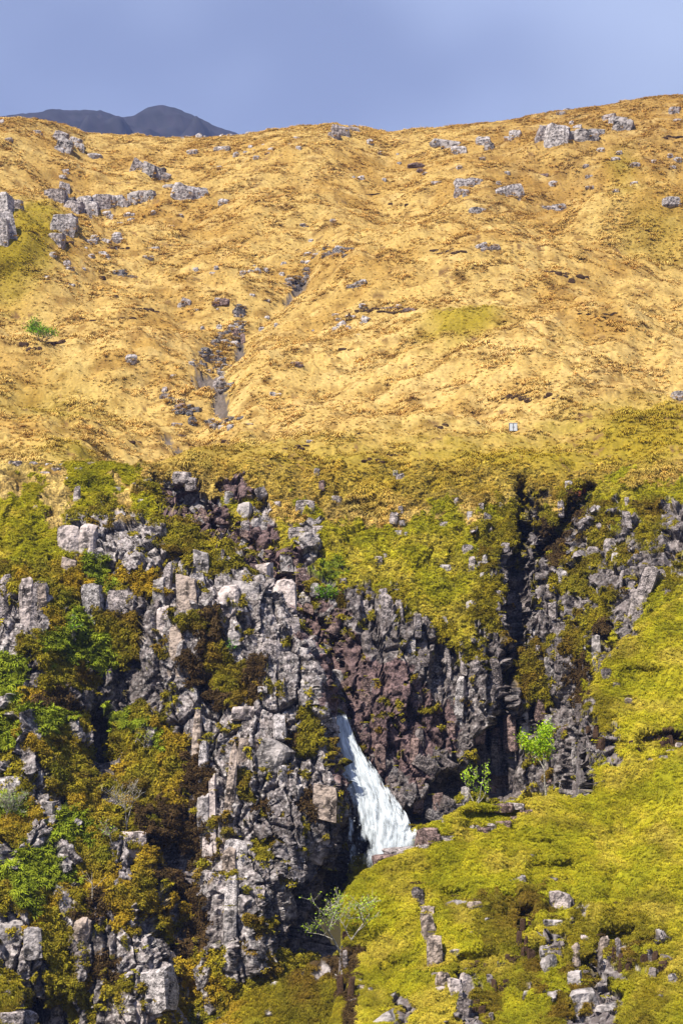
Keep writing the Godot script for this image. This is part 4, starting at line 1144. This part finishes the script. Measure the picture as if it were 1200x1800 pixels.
func limb(st: SurfaceTool, p: Vector3, dir: Vector3, len: float, r: float, level: int, tips: Array, bend: float, lift: float, kids: int):
	var pts := []
	var q := p; var d := dir.normalized()
	var n := 5
	for i in n + 1:
		pts.append([q, maxf(r * (1.0 - 0.75 * float(i) / n), 0.012)])
		if level <= 1: tips.append(q)
		d = (d + Vector3(rng.randfn(0, bend), rng.randfn(0, bend) + lift, rng.randfn(0, bend))).normalized()
		q += d * len / n
	tube(st, pts, 5 if level > 1 else 4)
	if level == 0: return
	for k in kids:
		var t := rng.randf_range(0.35, 1.0)
		var at: Vector3 = pts[int(t * n)][0]
		var a := rng.randf() * TAU
		var out := (d * (0.6 + lift * 4.0) + Vector3(cos(a), rng.randf_range(-0.1, 0.7), sin(a))).normalized()
		limb(st, at, out, len * rng.randf_range(0.45, 0.7), r * 0.5, level - 1, tips, bend, lift, kids)

func tree(called: String, at: Vector3, height: float, label: String, bark: Material, levels: int, kids: int, leaf: Color, leaves: int, leaf_size: float, spread: float, lean := Vector3.ZERO, stems := 1, group := "", r0 := 0.028, first_leaf := 0.0, lift := 0.02):
	var o := base(called, at)
	tag(o, label, "tree" if called.contains("tree") or called == "sapling" else "shrub", group)
	rng.seed = hash(label)
	var st := SurfaceTool.new()
	st.begin(Mesh.PRIMITIVE_TRIANGLES)
	var tips := []
	for k in stems:
		var d := Vector3(rng.randfn(0, 0.25 * (stems - 1)), 1.0, rng.randfn(0, 0.2 * (stems - 1))) + lean
		limb(st, Vector3(0, -0.3, 0), d, height * 0.72, maxf(height * r0, 0.035), levels, tips, 0.10, lift, kids)
	st.generate_normals()
	put(st.commit(), "trunk", bark, o)
	if leaves > 0:
		var sl := SurfaceTool.new()
		sl.begin(Mesh.PRIMITIVE_TRIANGLES)
		for k in leaves:
			var c: Vector3 = tips[rng.randi() % tips.size()]
			if c.y < height * first_leaf: continue
			var p := c + Vector3(rng.randfn(), rng.randfn() * 0.7, rng.randfn()) * spread
			var x := Vector3(rng.randfn(), rng.randfn(), rng.randfn()).normalized() * leaf_size
			var y := x.cross(Vector3(rng.randfn(), rng.randfn(), rng.randfn()).normalized())
			var t := rng.randf_range(0.65, 1.35)
			sl.set_color(Color(leaf.r * t * rng.randf_range(0.85, 1.2), leaf.g * t, leaf.b * t))
			sl.add_vertex(p - x); sl.add_vertex(p - y * 0.55); sl.add_vertex(p + x)
			sl.add_vertex(p - x); sl.add_vertex(p + x); sl.add_vertex(p + y * 0.55)
		sl.generate_normals()
		put(sl.commit(), "crown", M.leaf, o)
	return o

func make_trees(hill, head, butt, bank):
	var green := Color(0.14, 0.27, 0.012)
	tree("rowan_tree", hill.pos[hit(hill, 74, 600)], 3.6, "lone bright green bush-like tree on the golden hillside", M.bark, 3, 4, Color(0.13, 0.28, 0.01), 1500, 0.16, 0.40, Vector3.ZERO, 4, "", 0.02, 0.3)
	tree("birch_tree", bank.pos[hit(bank, 962, 1404)] + Vector3(0, 0, -0.8), 6.4, "bright green young tree in leaf behind the grassy ledge, below the dark slot", M.bark_pale, 3, 3, Color(0.25, 0.38, 0.015), 2600, 0.12, 0.26, Vector3(-0.03, 0, 0), 1, "", 0.018, 0.25, 0.12)
	tree("sapling", bank.pos[hit(bank, 838, 1418)] + Vector3(0, 0, -0.5), 3.6, "slender leaning sapling with few leaves beside the waterfall pool", M.bark_pale, 2, 3, Color(0.30, 0.45, 0.03), 420, 0.11, 0.14, Vector3(-0.3, 0, 0), 2, "", 0.018, 0.35, 0.1)
	tree("willow_tree", spot(602, 1680, 145.0), 5.8, "half-bare pale tree leaning from the edge of the bank above the gorge floor", M.bark_pale, 3, 4, Color(0.27, 0.38, 0.03), 1100, 0.09, 0.2, Vector3(-0.22, 0, 0.1), 2, "", 0.018, 0.2)
	tree("dead_tree", butt.pos[hit(butt, 226, 1452)] + Vector3(0, 0, 0.6), 4.4, "leafless grey dead tree among orange heath on the ledge", M.bark_pale, 3, 4, green, 0, 0.1, 0.1, Vector3.ZERO, 2, "", 0.016)
	tree("bare_shrub", butt.pos[hit(butt, 254, 1312)] + Vector3(0, 0, 0.6), 2.2, "bare pale shrub under the overhang above the green ferns", M.bark_pale, 2, 4, green, 0, 0.1, 0.1, Vector3(0.1, 0, 0), 3, "", 0.016)
	tree("dead_sapling", butt.pos[hit(butt, 163, 1575)] + Vector3(0, 0, 0.4), 3.4, "thin bleached stem of a dead sapling above the lower rock rib", M.bark_pale, 1, 4, green, 0, 0.1, 0.1, Vector3(0.02, 0, 0), 1, "", 0.014)
	tree("bare_shrub", butt.pos[hit(butt, 200, 1480)] + Vector3(0, 0, 0.5), 2.4, "sprawling thin shrub with a few leaves beside the mossy rock pillar", M.bark_pale, 2, 4, Color(0.2, 0.32, 0.03), 60, 0.09, 0.15, Vector3(-0.5, 0, 0), 2, "", 0.014)
	tree("small_birch", butt.pos[hit(butt, 130, 1115)] + Vector3(0, 0, 0.4), 2.6, "small feathery green birch on the yellow ledge under the cliff top", M.bark, 2, 4, green, 240, 0.09, 0.16, Vector3.ZERO, 1, "", 0.016, 0.2)
	tree("small_rowan", butt.pos[hit(butt, 403, 1150)] + Vector3(0, 0, 0.8), 2.0, "small green rowan growing from a crack below the big round block", M.bark, 2, 4, Color(0.15, 0.34, 0.04), 200, 0.10, 0.15, Vector3(0.1, 0, 0), 2, "", 0.016, 0.2)
	tree("green_bush", head.pos[hit(head, 570, 1050)] + Vector3(0, 0, 0.4), 1.8, "green bush on the rim where the dry chute enters the gorge", M.bark, 2, 4, Color(0.13, 0.27, 0.015), 600, 0.12, 0.25, Vector3.ZERO, 4, "", 0.016)
	tree("grey_bush", butt.pos[hit(butt, 12, 1440)] + Vector3(0, 0, 0.5), 3.2, "pale grey-green bush on the steep western ledges", M.bark_pale, 3, 4, Color(0.22, 0.30, 0.09), 700, 0.09, 0.22, Vector3.ZERO, 4, "", 0.014)
	tree("fallen_branch", bank.pos[hit(bank, 1060, 1335)] + Vector3(-0.2, 0.3, -0.3), 2.8, "pale dead branch jutting left from the earthy bank edge", M.bark_pale, 1, 3, green, 0, 0.1, 0.1, Vector3(-1.3, 0, 0), 1, "", 0.02)
	for q in [[352, 1120, 1.6, "thin leafless sapling in the heathery crack left of the big grey block"], [180, 1000, 1.8, "thin leafless sapling on the orange ledge under the cliff-top slabs"], [25, 1190, 2.2, "thin leafless sapling at the foot of the western columns"], [300, 1475, 2.0, "thin leafless sapling on the dark heather between the two rock ribs"]]:
		tree("bare_sapling", butt.pos[hit(butt, q[0], q[1])] + Vector3(0, 0, 0.4), q[2], q[3], M.bark_pale, 1, 4, green, 0, 0.1, 0.1, Vector3.ZERO, 1, "bare saplings on the cliff ledges", 0.014)

func make_cabinet(hill):
	# pale two-door cabinet by the old path
	var k := hit(hill, 902, 762)
	var o := base("metal_cabinet", hill.pos[k] + Vector3(0, 0.05, 0.3), 0.05)
	tag(o, "small pale grey two-door metal cabinet standing alone on the grass shelf", "cabinet")
	var m := StandardMaterial3D.new()
	m.albedo_color = Color(0.72, 0.75, 0.80)
	m.roughness = 0.5
	var dark := StandardMaterial3D.new()
	dark.albedo_color = Color(0.30, 0.31, 0.35)
	dark.roughness = 0.7
	var bx := func(size: Vector3, at: Vector3, called: String, mat: Material, parent: Node):
		var b := BoxMesh.new()
		b.size = size
		var q := put(b, called, mat, parent)
		q.position = at
		return q
	bx.call(Vector3(1.0, 1.0, 0.5), Vector3(0, 0.62, 0), "body", dark, o)
	for s in [-1, 1]:
		var d = bx.call(Vector3(0.42, 0.94, 0.04), Vector3(s * 0.26, 0.62, 0.272), "door", m, o)
		bx.call(Vector3(0.03, 0.16, 0.03), Vector3(-s * 0.15, 0, 0.035), "handle", dark, d)
	bx.call(Vector3(1.1, 0.05, 0.6), Vector3(0, 1.147, 0.02), "lid", m, o)
	for s in [-1, 1]: bx.call(Vector3(0.1, 0.6, 0.3), Vector3(s * 0.4, -0.18, 0), "leg", dark, o)
